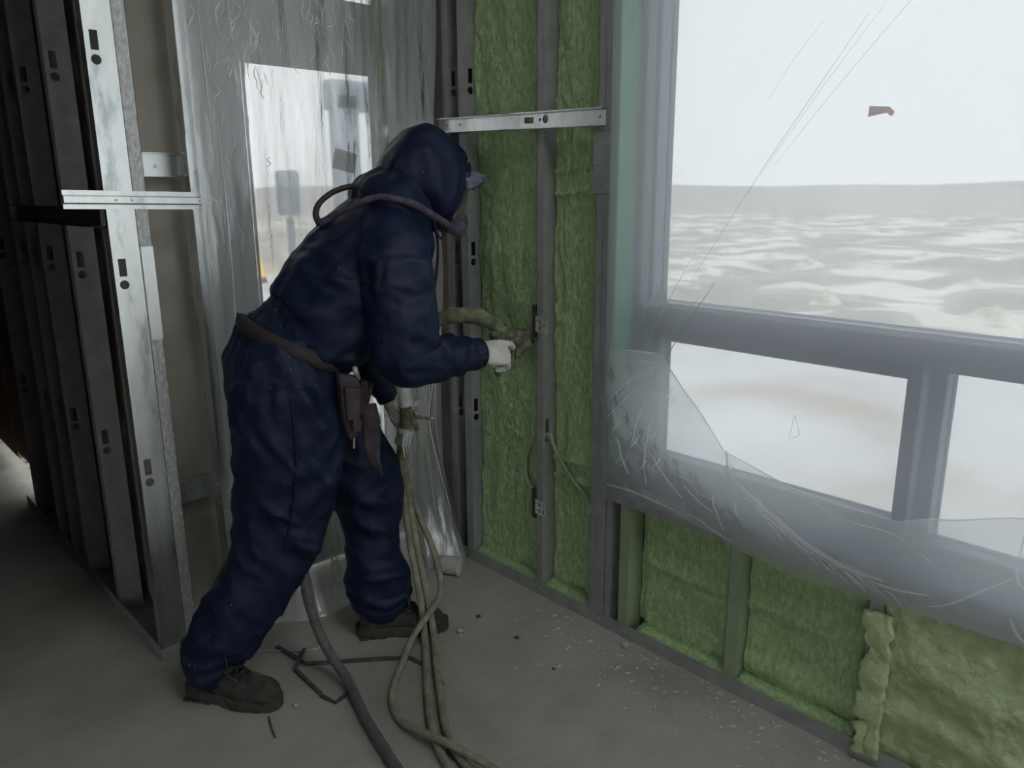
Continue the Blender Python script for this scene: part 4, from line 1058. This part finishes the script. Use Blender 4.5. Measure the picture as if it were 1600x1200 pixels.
# --- hood: shell open at the face
def hood_ring(tu, tz, bu, bz, a, n=36):
    top, bot = PL(tu, 0, tz), PL(bu, 0, bz); c = (top + bot) / 2; t = (top - bot) / 2; rg = []
    for k in range(n):
        an = 2 * math.pi * k / n
        ca, sa = math.cos(an), math.sin(an)
        rg.append(c + t * sa + Vector((0, 1, 0)) * (a * math.copysign(abs(ca) ** 0.8, ca)))
    return rg
HR = [(0.622, 1.486, 0.492, 1.290, 0.074), (0.612, 1.500, 0.484, 1.288, 0.084), (0.588, 1.527, 0.470, 1.292, 0.098), (0.548, 1.566, 0.44, 1.310, 0.110), (0.500, 1.592, 0.41, 1.335, 0.114), (0.450, 1.582, 0.385, 1.365, 0.109), (0.405, 1.548, 0.365, 1.395, 0.092), (0.372, 1.508, 0.352, 1.425, 0.062), (0.357, 1.480, 0.35, 1.45, 0.02)]
HS = spline(HR, 4)
rg = [hood_ring(*x) for x in HS]
hm = MB().rings(rg, cap0=False, cap1=True)
hv = []
hf = fold_lines([((0.50, 0.11, 1.47), (0.49, 0.10, 1.33), 0.014, 0.012), ((0.54, 0.10, 1.47), (0.515, 0.09, 1.32), 0.012, 0.010), ((0.46, 0.11, 1.52), (0.47, 0.115, 1.38), 0.016, 0.010), ((0.40, 0.08, 1.43), (0.47, 0.11, 1.40), 0.014, 0.012),
                 ((0.44, 0.07, 1.56), (0.56, 0.08, 1.53), 0.02, 0.006), ((0.575, 0.09, 1.46), (0.535, 0.08, 1.34), 0.012, 0.008)])
for p in hm.v:
    p = Vector(p); c = PL(0.48, 0, 1.44); d = (p - c).normalized()
    hv.append(tuple(p + d * (0.006 * ridge(p * 12) + 0.003 * ridge(p * 27) + 1.1 * hf(p))))
hm.v = hv
hood = hm.build('hood', 'navy', person, True)
s_ = hood.modifiers.new('solid', 'SOLIDIFY'); s_.thickness = 0.003; s_.offset = -1
sb_ = hood.modifiers.new('sub', 'SUBSURF'); sb_.levels = 1; sb_.render_levels = 1
tube('hood_hem', [Vector(p) for p in hv[:36]] + [Vector(hv[0])], 0.005, 'navy', hood, 6, 2)
tube('hood_seam', [PL(0.617, 0.02, 1.497), PL(0.59, 0.055, 1.52), PL(0.545, 0.07, 1.545), PL(0.49, 0.075, 1.56), PL(0.44, 0.07, 1.545), PL(0.40, 0.055, 1.51)], 0.003, 'navy', hood, 6, 6)
# hood skirt that drapes on the shoulders
hc = blob('hood_cape', [round_caps(chain_rings([(0.36, 0, 1.35, 0.16, 0.115), (0.40, 0, 1.375, 0.14, 0.11), (0.43, 0, 1.40, 0.12, 0.105), (0.455, 0, 1.43, 0.10, 0.09)]))], 0.008, 'navy', hood, 3, lambda p, n: 0.005 * ridge(p * 12) + 0.004 * ridge(Vector((p.x * 8, p.y * 22, p.z * 8))))

# --- cap brim sticking out of the hood
def brim_fn(s, t):
    a = (s - 0.5) * 2
    ext = (1 - a * a) ** 0.5 if abs(a) < 1 else 0
    uu = 0.598 + t * (0.018 + 0.066 * ext) - 0.026 * a * a; off = a * 0.082; z = 1.488 - 0.034 * t * ext - 0.052 * a * a
    q = PL(uu, off, z)
    return tuple(q + Vector((0, 0, 0.004)) * noise.noise(q * 60))
br = sheet_from(brim_fn, 24, 10, 'cap_brim', 'brim', person); m_ = br.modifiers.new('solid', 'SOLIDIFY'); m_.thickness = 0.024; m_.offset = -1

# --- face shield, respirator and hoses
def visor_fn(s, t):
    a = (s - 0.5) * 2.0
    uu = 0.640 - 0.055 * a * a - 0.045 * t; off = 0.076 * a * (1 - 0.12 * t); z = 1.458 - 0.15 * t
    return tuple(PL(uu, off, z))
vs_ = sheet_from(visor_fn, 20, 16, 'face_shield', 'visor', person); vs_.modifiers.new('solid', 'SOLIDIFY').thickness = 0.0015
mask = blob('respirator', [round_caps(chain_rings([(0.53, 0, 1.345, 0.058, 0.045), (0.56, 0, 1.330, 0.052, 0.045), (0.585, 0, 1.318, 0.036, 0.034), (0.60, 0, 1.312, 0.026, 0.026)])),
                           round_caps(chain_rings([(0.56, 0.03, 1.312, 0.024, 0.024), (0.555, 0.075, 1.302, 0.022, 0.022), (0.548, 0.088, 1.300, 0.018, 0.018)], side=Z_))], 0.0045, 'rubber_mask', person, 3,
            lambda p, n: 0.004 + 0.0025 * noise.noise(p * 70))
MB().cyl(PL(0.565, 0.06, 1.302), PL(0.552, 0.096, 1.300), 0.024, 0.024, 16).build('valve_ring', 'rubber_mask', mask, True, 0.002)
tube('breathing_hose', [PL(0.55, 0.088, 1.300), PL(0.525, 0.115, 1.302), PL(0.49, 0.150, 1.318), PL(0.44, 0.165, 1.345), PL(0.39, 0.170, 1.372), PL(0.345, 0.165, 1.385), PL(0.30, 0.145, 1.392), PL(0.25, 0.11, 1.375), PL(0.20, 0.07, 1.345), PL(0.165, 0.035, 1.322)],
     [0.0125, 0.0115, 0.011, 0.0105, 0.0105, 0.0095, 0.009, 0.009, 0.009, 0.011], 'rubber_mask', person, 10, 8, 0.18, 60)
tube('breathing_hose', [PL(0.165, 0.03, 1.320), PL(0.158, 0.02, 1.345), PL(0.17, 0.015, 1.375), PL(0.205, 0.01, 1.402), PL(0.25, 0.0, 1.418), PL(0.30, -0.01, 1.423), PL(0.35, -0.02, 1.42)],
     [0.011, 0.009, 0.008, 0.008, 0.008, 0.008, 0.008], 'rubber_dark', person, 10, 8, 0.06, 60)
tube('mask_strap', [PL(0.485, 0.075, 1.32), PL(0.495, 0.07, 1.285), PL(0.515, 0.055, 1.272), PL(0.525, 0.05, 1.30)], 0.004, 'rubber_dark', person, 6, 6)

# --- gloves: palm, thumb and four fingers as one knitted surface
def glove(name, wrist, fdir, back, mat, fingers, thumb, cuff, palm=(0.085, 0.042, 0.02), parent=person):
    """wrist: point; fdir: along the hand; back: out of the back of the hand; finger = (side position, length, [bend angles], splay)"""
    f = Vector(fdir).normalized(); b = Vector(back); b = (b - f * b.dot(f)).normalized(); s = b.cross(f)      # s: towards the thumb
    w = Vector(wrist); lofts = []
    def ring(c, t, A, ra, rb, n=14):
        A = (A - t * A.dot(t)).normalized(); B = t.cross(A)
        return [c + A * (ra * math.cos(2 * math.pi * k / n)) + B * (rb * math.sin(2 * math.pi * k / n)) for k in range(n)]
    L, W, T = palm
    lofts.append(round_caps([ring(w - f * 0.025, f, s, 0.034, 0.03), ring(w, f, s, 0.033, 0.028), ring(w + f * L * 0.35, f, s, W * 0.92, T * 1.15), ring(w + f * L * 0.75, f, s, W, T * 1.05), ring(w + f * L, f, s, W * 0.96, T * 0.85)]))
    def finger(base, d, nrm, lens, bends, r):
        p = Vector(base); d = d.normalized(); rings = [ring(p - d * 0.012, d, nrm, r, r), ring(p, d, nrm, r, r)]
        axis = d.cross(nrm).normalized()
        for ln, bd in zip(lens, bends):
            half = Matrix.Rotation(-math.radians(bd) / 2, 3, axis)
            d = half @ d; rings.append(ring(p + d * 0.002, d, nrm, r * 1.06, r * 1.06)); d = half @ d
            p = p + d * ln * 0.5; rings.append(ring(p, d, half @ nrm, r * 0.97, r * 0.97)); p = p + d * ln * 0.5; rings.append(ring(p, d, half @ nrm, r, r)); r *= 0.95
        lofts.append(round_caps(rings)); return p
    tips = []
    for side, lens, bends, splay, r in fingers:
        base = w + f * (L * 0.97) + s * side
        d = f + s * splay
        tips.append(finger(base, d, b, lens, bends, r))
    side, back_, dirv, lens, bends, r = thumb
    finger(w + f * (L * 0.32) + s * side + b * back_, f * dirv[0] + s * dirv[1] + b * dirv[2], (b * dirv[4] + s * dirv[3]), lens, bends, r)
    g = blob(name, lofts, 0.0026, mat, parent, 2, lambda p, n: 0.0012 * noise.noise(p * 90) + 0.0008 * math.sin((p.x + p.z) * 500))
    if cuff:
        rr = [ring(w - f * 0.03 + f * 0.008 * k, f, s, 0.036 + 0.0016 * (k % 2), 0.032 + 0.0016 * (k % 2), 20) for k in range(6)]
        MB().rings(rr).build('knit_cuff', mat, g, True)
    return g
# right hand: back of the hand towards the camera side, index along the gun, the others curled round its grip
RW = PL(0.578, 0.185, 0.945)
glove('glove', RW, (1, 0.10, -0.10), (0.05, -0.74, 0.66), 'glove',
      [(0.034, [0.042, 0.028, 0.021], [14, 28, 24], 0.05, 0.0104), (0.0115, [0.042, 0.028, 0.020], [38, 74, 48], 0.02, 0.0104), (-0.0115, [0.040, 0.027, 0.019], [46, 78, 48], -0.02, 0.0101), (-0.0335, [0.032, 0.023, 0.017], [52, 80, 48], -0.06, 0.0094)],
      (0.036, -0.010, (0.85, 0.35, -0.75, 0.4, 0.9), [0.036, 0.030], [16, 26], 0.0122), True, palm=(0.078, 0.044, 0.02))
# left hand: hanging, fingers round the hose bundle
LW = PL(0.398, -0.105, 0.752)
glove('glove', LW, (0.42, 0.02, -1), (-0.55, -0.75, -0.2), 'glove_dirty',
      [(0.028, [0.034, 0.024, 0.018], [50, 62, 40], 0.06, 0.0108), (0.009, [0.036, 0.025, 0.019], [56, 68, 42], 0.0, 0.0112), (-0.010, [0.034, 0.024, 0.018], [60, 70, 42], -0.04, 0.0108), (-0.028, [0.027, 0.02, 0.016], [64, 72, 42], -0.08, 0.0098)],
      (0.032, -0.006, (0.6, 0.8, -0.5, 0.1, 1.0), [0.032, 0.026], [20, 30], 0.0122), True)

# --- boots
def boot(loc, heading, label):
    """boot along +x from heel (0) to toe (L), standing on z = 0"""
    e = empty('boot', to_local((*loc, 0)), heading - PRZ); e.parent = person
    L = 0.292; st = [(0.012, 0.030, 0.052, 0.085), (0.04, 0.040, 0.055, 0.10), (0.08, 0.040, 0.055, 0.11), (0.125, 0.040, 0.052, 0.105), (0.165, 0.046, 0.044, 0.088), (0.205, 0.051, 0.040, 0.076), (0.245, 0.050, 0.036, 0.068), (0.272, 0.040, 0.030, 0.055), (0.286, 0.024, 0.022, 0.04)]
    rings = []
    for x, w, hc, h in st:
        n = 20; rg = []
        for k in range(n):
            a = 2 * math.pi * k / n; c, s = math.cos(a), math.sin(a)
            zz = 0.024 + (h - 0.024) * (0.5 + 0.5 * math.copysign(abs(s) ** 0.8, s))
            rg.append(Vector((x, w * math.copysign(abs(c) ** 0.75, c) * (1 if s < 0.2 else 1 - 0.25 * (s - 0.2)), zz)))
        rings.append(rg)
    sh = []
    for x, z, a, b in ((0.068, 0.06, 0.052, 0.040), (0.066, 0.10, 0.054, 0.042), (0.060, 0.14, 0.055, 0.045), (0.056, 0.175, 0.058, 0.049)):
        sh.append([Vector((x + a * math.cos(2 * math.pi * k / 20), b * math.sin(2 * math.pi * k / 20), z)) for k in range(20)])
    tongue = [[Vector((x + 0.012 * math.cos(2 * math.pi * k / 10) * 1, 0.022 * math.sin(2 * math.pi * k / 10), z + 0.008 * math.cos(2 * math.pi * k / 10))) for k in range(10)] for x, z in ((0.155, 0.10), (0.13, 0.122), (0.115, 0.15), (0.112, 0.178))]
    up = blob('upper', [rings, sh, tongue], 0.005, 'boot', e, 4, lambda p, n: 0.0022 * noise.noise(p * 34) + 0.0014 * ridge(p * 60))
    # toe cap seam
    MB().rings(tube_rings([Vector((0.205 - 0.012 * math.cos(a) , 0.052 * math.cos(a) * 1.0, 0.03 + 0.05 * math.sin(a))) for a in [math.pi * k / 14 for k in range(15)]], 0.003, 6)).build('toe_seam', 'boot', e, True)
    # sole: outline extruded, with lugs
    ol = []
    for k in range(40):
        a = 2 * math.pi * k / 40; c, s = math.cos(a), math.sin(a)
        x = L / 2 + (L / 2 + 0.006) * c
        w = (0.052 if c > 0 else 0.045) - 0.006 * math.exp(-((x - 0.11) / 0.04) ** 2)
        ol.append((x, w * math.copysign(abs(s) ** 0.7, s)))
    MB().rings([[(x, y, 0.002) for x, y in ol], [(x * 1.0, y * 1.03, 0.010) for x, y in ol], [(x, y * 1.03, 0.03) for x, y in ol], [(x, y * 0.96, 0.036) for x, y in ol]]).build('sole', 'sole', e, False, 0.002)
    for k in range(9):
        x = 0.02 + k * 0.031
        if 0.095 < x < 0.13: continue
        w = 0.042 if x < 0.26 else 0.03
        MB().box((x - 0.012, -w, 0), (x + 0.012, w, 0.006)).build('lug', 'sole', e, False)
    # laces: crossings up the instep, and loose ends
    ez = [(0.190, 0.083), (0.172, 0.093), (0.154, 0.106), (0.138, 0.122), (0.126, 0.142), (0.12, 0.162)]
    for k in range(len(ez) - 1):
        (x0, z0), (x1, z1) = ez[k], ez[k + 1]
        for s in (-1, 1):
            tube('lace', [(x0, s * 0.024, z0 - 0.004), ((x0 + x1) / 2 + 0.006, 0, (z0 + z1) / 2 + 0.010), (x1, -s * 0.024, z1 - 0.004)], 0.003, 'lace', e, 6, 4)
    for s in (-1, 1):
        tube('lace', [(0.128, s * 0.01, 0.16), (0.15, s * 0.03, 0.165), (0.168, s * 0.045, 0.14), (0.172, s * 0.058, 0.108)], 0.0028, 'lace', e, 6, 5)
        tube('eyelet_row', [(x - 0.004, s * 0.028, z - 0.006) for x, z in ez], 0.0045, 'boot', e, 6, 3)
    return e
boot((0.655, 2.075), math.atan2(-0.245, 0.155), 'near')
boot((1.170, 1.995), math.atan2(-0.165, 0.235), 'far')

# ------------------------------------------------------------------ spray gun and hoses
gun = empty('spray_gun', (1.625, 1.692, 0.938))
def gv(w): return Vector(w) - Vector((1.66, 1.70, 0.95))
blob('gun_body', [round_caps(chain_rings([(0, 0, 0, .02, .02), (1, 0, 0, .02, .02)], n=8))] if False else [
     round_caps(tube_rings([gv((1.575, 1.73, 0.988)), gv((1.61, 1.722, 0.988)), gv((1.65, 1.715, 0.978)), gv((1.69, 1.712, 0.968))], [0.02, 0.026, 0.028, 0.024], 14)),
     round_caps(tube_rings([gv((1.655, 1.712, 0.985)), gv((1.665, 1.712, 0.945)), gv((1.66, 1.712, 0.92))], [0.024, 0.022, 0.014], 12)),
     round_caps(tube_rings([gv((1.60, 1.725, 0.985)), gv((1.595, 1.722, 0.93)), gv((1.585, 1.722, 0.885)), gv((1.578, 1.722, 0.87))], [0.017, 0.016, 0.015, 0.012], 12)),
     round_caps(tube_rings([gv((1.60, 1.722, 1.0)), gv((1.605, 1.722, 1.02)), gv((1.60, 1.72, 1.032))], [0.014, 0.014, 0.009], 10))], 0.004, 'gun', gun, 2,
     lambda p, n: 0.005 * noise.noise(p * 55) + 0.003 * noise.noise(p * 120))
MB().cyl(gv((1.685, 1.712, 0.970)), gv((1.725, 1.716, 0.958)), 0.016, 0.010, 14).build('nozzle', 'rubber_dark', gun, True)
MB().cyl(gv((1.668, 1.712, 0.995)), gv((1.678, 1.712, 0.945)), 0.030, 0.030, 16).build('mixing_chamber', 'gun', gun, True, 0.003)
tube('trigger', [gv((1.628, 1.712, 0.965)), gv((1.634, 1.712, 0.94)), gv((1.63, 1.712, 0.915)), gv((1.62, 1.712, 0.905))], 0.005, 'gun', gun, 8, 5, 0.2)
tube('trigger_guard', [gv((1.655, 1.712, 0.93)), gv((1.65, 1.712, 0.902)), gv((1.63, 1.712, 0.893)), gv((1.60, 1.712, 0.893))], 0.005, 'gun', gun, 8, 5, 0.2)
tag(gun, 'foam-crusted spray gun gripped in the raised white glove', 'spray gun')

th = tube('spray_hose', [(1.572, 1.714, 0.988), (1.548, 1.727, 1.012), (1.496, 1.752, 1.04), (1.431, 1.785, 1.046), (1.385, 1.83, 1.025), (1.372, 1.90, 0.98), (1.375, 1.955, 0.92), (1.372, 1.978, 0.85), (1.374, 1.980, 0.79), (1.384, 1.978, 0.70), (1.374, 1.985, 0.62), (1.372, 2.0, 0.56)],
          [0.017, 0.022, 0.0245, 0.024, 0.022, 0.021, 0.02, 0.019, 0.019, 0.018, 0.018, 0.014], 'crust', None, 16, 12, 0.16, 45)
tag(th, 'thick foam-crusted hose arching from the spray gun to the lower hand', 'hose')
wr = empty('hose_wrap', (1.372, 1.98, 0.80))
wl = [Vector((0, 0, 0.05)), Vector((0.0, 0, 0.02)), Vector((0.004, 0, -0.02)), Vector((0.01, -0.002, -0.06))]
W1 = MB().rings(tube_rings(spline(wl, 8), 0.026, 18, 0.28, 32)).build('wrap', 'wrap', wr, True)
W2 = MB().rings(tube_rings(spline([Vector((0.008, 0, -0.135)), Vector((0.004, 0.002, -0.16)), Vector((-0.002, 0.004, -0.19))], 8), 0.024, 16, 0.4, 40)).build('wrap', 'glove_dirty', wr, True)
for k in range(3):
    tube('loose_end', [Vector((0.02 - 0.01 * k, -0.015, -0.15)), Vector((0.0 - 0.012 * k, -0.03, -0.17)), Vector((-0.008 * k, -0.026, -0.2 - 0.012 * k))], [0.008, 0.006, 0.002], 'wrap', wr, 6, 5, 0.5, 60)
tag(wr, 'torn white plastic wound around the hose at the lower hand', 'wrap')
va = empty('hose_valve', (1.40, 1.965, 0.69))
tube('body', [(-0.015, 0, 0.045), (0.0, 0, 0.0), (0.012, -0.006, -0.035)], [0.008, 0.011, 0.007], 'crust', va, 10, 6, 0.3)
tube('stem', [(0.0, 0, 0.012), (0.03, -0.01, 0.004), (0.062, -0.02, -0.004)], [0.008, 0.006, 0.004], 'gun', va, 8, 6, 0.3)
tube('tip', [(0.055, -0.018, -0.002), (0.072, -0.024, -0.004)], 0.0045, 'bracket', va, 8, 2)
tag(va, 'small crusted valve poking out beside the lower glove', 'valve')

h1 = tube('floor_hose', [(1.376, 1.998, 0.60), (1.370, 2.000, 0.504), (1.358, 1.964, 0.384), (1.335, 1.908, 0.274), (1.320, 1.860, 0.183), (1.311, 1.826, 0.087), (1.292, 1.792, 0.018), (1.220, 1.690, 0.0125), (1.125, 1.555, 0.0125), (1.056, 1.447, 0.0125), (1.013, 1.351, 0.0125), (0.985, 1.246, 0.0125), (0.94, 1.05, 0.0125)], 0.0115, 'hose', None, 10, 10, 0.1, 60)
tag(h1, 'tan spray hose dropping from the lower glove straight toward the camera', 'hose', 'dusty hoses on the floor')
h2 = tube('floor_hose', [(1.392, 1.996, 0.60), (1.386, 1.997, 0.502), (1.376, 1.959, 0.381), (1.356, 1.903, 0.270), (1.344, 1.855, 0.178), (1.335, 1.815, 0.081), (1.314, 1.77, 0.018), (1.247, 1.676, 0.0125), (1.160, 1.543, 0.0125), (1.088, 1.43, 0.0125), (1.046, 1.334, 0.0125), (1.025, 1.22, 0.0125), (1.0, 1.03, 0.0125)], 0.0115, 'hose', None, 10, 10, 0.1, 60)
tag(h2, 'tan spray hose lying close along the straight one, on its window side', 'hose', 'dusty hoses on the floor')
h3 = tube('floor_hose', [(1.384, 2.0, 0.58), (1.392, 1.997, 0.49), (1.410, 1.971, 0.368), (1.424, 1.915, 0.255), (1.406, 1.85, 0.166), (1.366, 1.812, 0.127), (1.320, 1.80, 0.10), (1.25, 1.79, 0.055), (1.175, 1.745, 0.02), (1.062, 1.643, 0.0115), (1.015, 1.536, 0.0115), (1.018, 1.432, 0.03), (1.035, 1.34, 0.036), (1.062, 1.206, 0.03), (1.09, 1.0, 0.012)], 0.0105, 'hose', None, 10, 10, 0.1, 60)
tag(h3, 'tan hose bowing out in a wide loop in front of the boots', 'hose', 'dusty hoses on the floor')
h4 = tube('air_hose', [(0.935, 1.905, 0.42), (0.945, 1.893, 0.36), (0.949, 1.885, 0.267), (0.965, 1.875, 0.17), (0.985, 1.84, 0.08), (0.994, 1.765, 0.028), (0.951, 1.610, 0.0155), (0.918, 1.469, 0.0155), (0.887, 1.315, 0.0155), (0.85, 1.1, 0.0155)], 0.0145, 'air_hose', None, 12, 10, 0.03, 60)
tag(h4, 'dark grey air hose coming out of the trouser leg onto the floor', 'hose')

# ------------------------------------------------------------------ small things on the floor
cp = empty('bottle_cap', (1.652, 2.108, 0.0))
pts = []
cyl_a = Vector((-0.018, 0.030, 0.036)); cyl_b = Vector((0.016, -0.028, 0.034))
MB().cyl(cyl_a, cyl_b, 0.033, 0.034, 24).build('cup', 'cap', cp, True, 0.003)
MB().cyl(cyl_b, cyl_b + (cyl_b - cyl_a).normalized() * 0.004, 0.036, 0.036, 24).build('rim', 'cap', cp, True, 0.001)
tag(cp, 'white plastic cap lying on its side in the corner of the floor', 'cap')
def bent_strip(name, pts, w, h, mat, label, cat):
    P = [Vector(p) for p in pts]; rg = []
    for i, p in enumerate(P):
        t = (P[min(i + 1, len(P) - 1)] - P[max(i - 1, 0)]); t.z = 0; t.normalize(); s = Vector((-t.y, t.x, 0))
        rg.append([p - s * w + Vector((0, 0, -h)), p + s * w + Vector((0, 0, -h)), p + s * w + Vector((0, 0, h)), p - s * w + Vector((0, 0, h))])
    return tag(MB().rings(rg).build(name, mat), label, cat)
bent_strip('rubber_strip', [(0.941, 2.103, 0.005), (0.955, 2.01, 0.005), (0.962, 1.956, 0.005), (1.01, 1.92, 0.005), (1.089, 1.862, 0.005), (1.15, 1.815, 0.005), (1.211, 1.763, 0.005), (1.223, 1.697, 0.005)], 0.006, 0.004, 'strip', 'long dark rubber strip bent on the floor behind the air hose', 'strip')
bent_strip('rubber_strip', [(0.993, 2.020, 0.014), (0.955, 1.985, 0.015), (0.923, 1.948, 0.010), (0.922, 1.87, 0.005), (0.922, 1.800, 0.005), (0.918, 1.784, 0.005), (0.932, 1.731, 0.005), (1.005, 1.752, 0.005)], 0.005, 0.004, 'strip', 'zigzag dark strip on the floor beside the near boot', 'strip')
w_ = tube('scrap_wire', [(0.891, 2.192, 0.02), (0.880, 2.137, 0.006), (0.912, 2.102, 0.004), (1.015, 2.013, 0.004), (1.045, 2.02, 0.004), (1.065, 2.045, 0.02)], 0.0035, 'wire', None, 6, 4)
tag(w_, 'pale bent wire lying between the two boots', 'wire')
t_ = tube('twig', [(0.767, 1.807, 0.003), (0.752, 1.760, 0.003), (0.741, 1.717, 0.003)], 0.0025, 'strip', None, 6, 5)
tag(t_, 'short dark twig on the floor in front of the near boot', 'twig')
t_ = tube('twig', [(1.25, 1.70, 0.0025), (1.23, 1.64, 0.0025), (1.205, 1.585, 0.0025)], 0.002, 'strip', None, 6, 5)
tag(t_, 'thin dark sliver on the floor on the window side of the hoses', 'twig')
def pebble(loc, r, seed, label, name='foam_crumb', mat='stone', flat=0.6):
    bm = bmesh.new(); bmesh.ops.create_icosphere(bm, subdivisions=2, radius=r)
    for v in bm.verts:
        v.co *= 1 + 0.35 * noise.noise(v.co / r * 1.3 + Vector((seed, 0, 0))); v.co.z *= flat
    zmin = min(v.co.z for v in bm.verts)
    for v in bm.verts: v.co.z -= zmin
    me = bpy.data.meshes.new(name); bm.to_mesh(me); bm.free()
    o = link(name, me, mat, None, True); o.location = loc
    return tag(o, label, 'crumb')
pebble((1.421, 1.772, 0), 0.012, 1, 'larger pale foam crumb on the floor beside the far boot toe')
pebble((1.404, 1.752, 0), 0.009, 2, 'smaller pale crumb touching the one by the far boot toe', flat=0.4)
pebble((1.745, 1.345, 0), 0.014, 3, 'rounded pale pebble at the foot of the floor track')
pebble((1.528, 1.616, 0), 0.009, 4, 'dark crumb alone in the middle of the open floor', mat='strip', flat=0.4)
pebble((1.524, 1.800, 0), 0.009, 5, 'dark crumb on the floor between far boot and green wall', mat='strip', flat=0.35)
pebble((1.495, 1.418, 0), 0.006, 6, 'small dark chip on the floor halfway to the window wall', mat='strip', flat=0.4)
pebble((0.845, 1.80, 0), 0.008, 7, 'pale crumb beside the toe of the near boot')
# fine dust and shavings along the window wall
rng = random.Random(21); dm = MB()
for k in range(420):
    y = rng.uniform(0.3, 1.75); x = 1.775 - abs(rng.gauss(0, 0.14)); s = rng.uniform(0.0012, 0.0055) * (1.4 if rng.random() < 0.1 else 1)
    a = rng.uniform(0, 6.28); el = rng.uniform(1, 3.5)
    if x < 1.1: continue
    c, sn = math.cos(a), math.sin(a)
    pts = [(x + c * s * el, y + sn * s * el, 0.0005), (x - sn * s, y + c * s, 0.0005), (x - c * s * el, y - sn * s * el, 0.0005), (x + sn * s, y - c * s, 0.0005), (x, y, s * 0.9)]
    dm.add(pts, [(0, 1, 4), (1, 2, 4), (2, 3, 4), (3, 0, 4), (3, 2, 1, 0)])
o = dm.build('floor_debris', 'stone'); tag(o, 'pale shavings and grit scattered along the floor by the window wall', 'debris', kind='stuff')
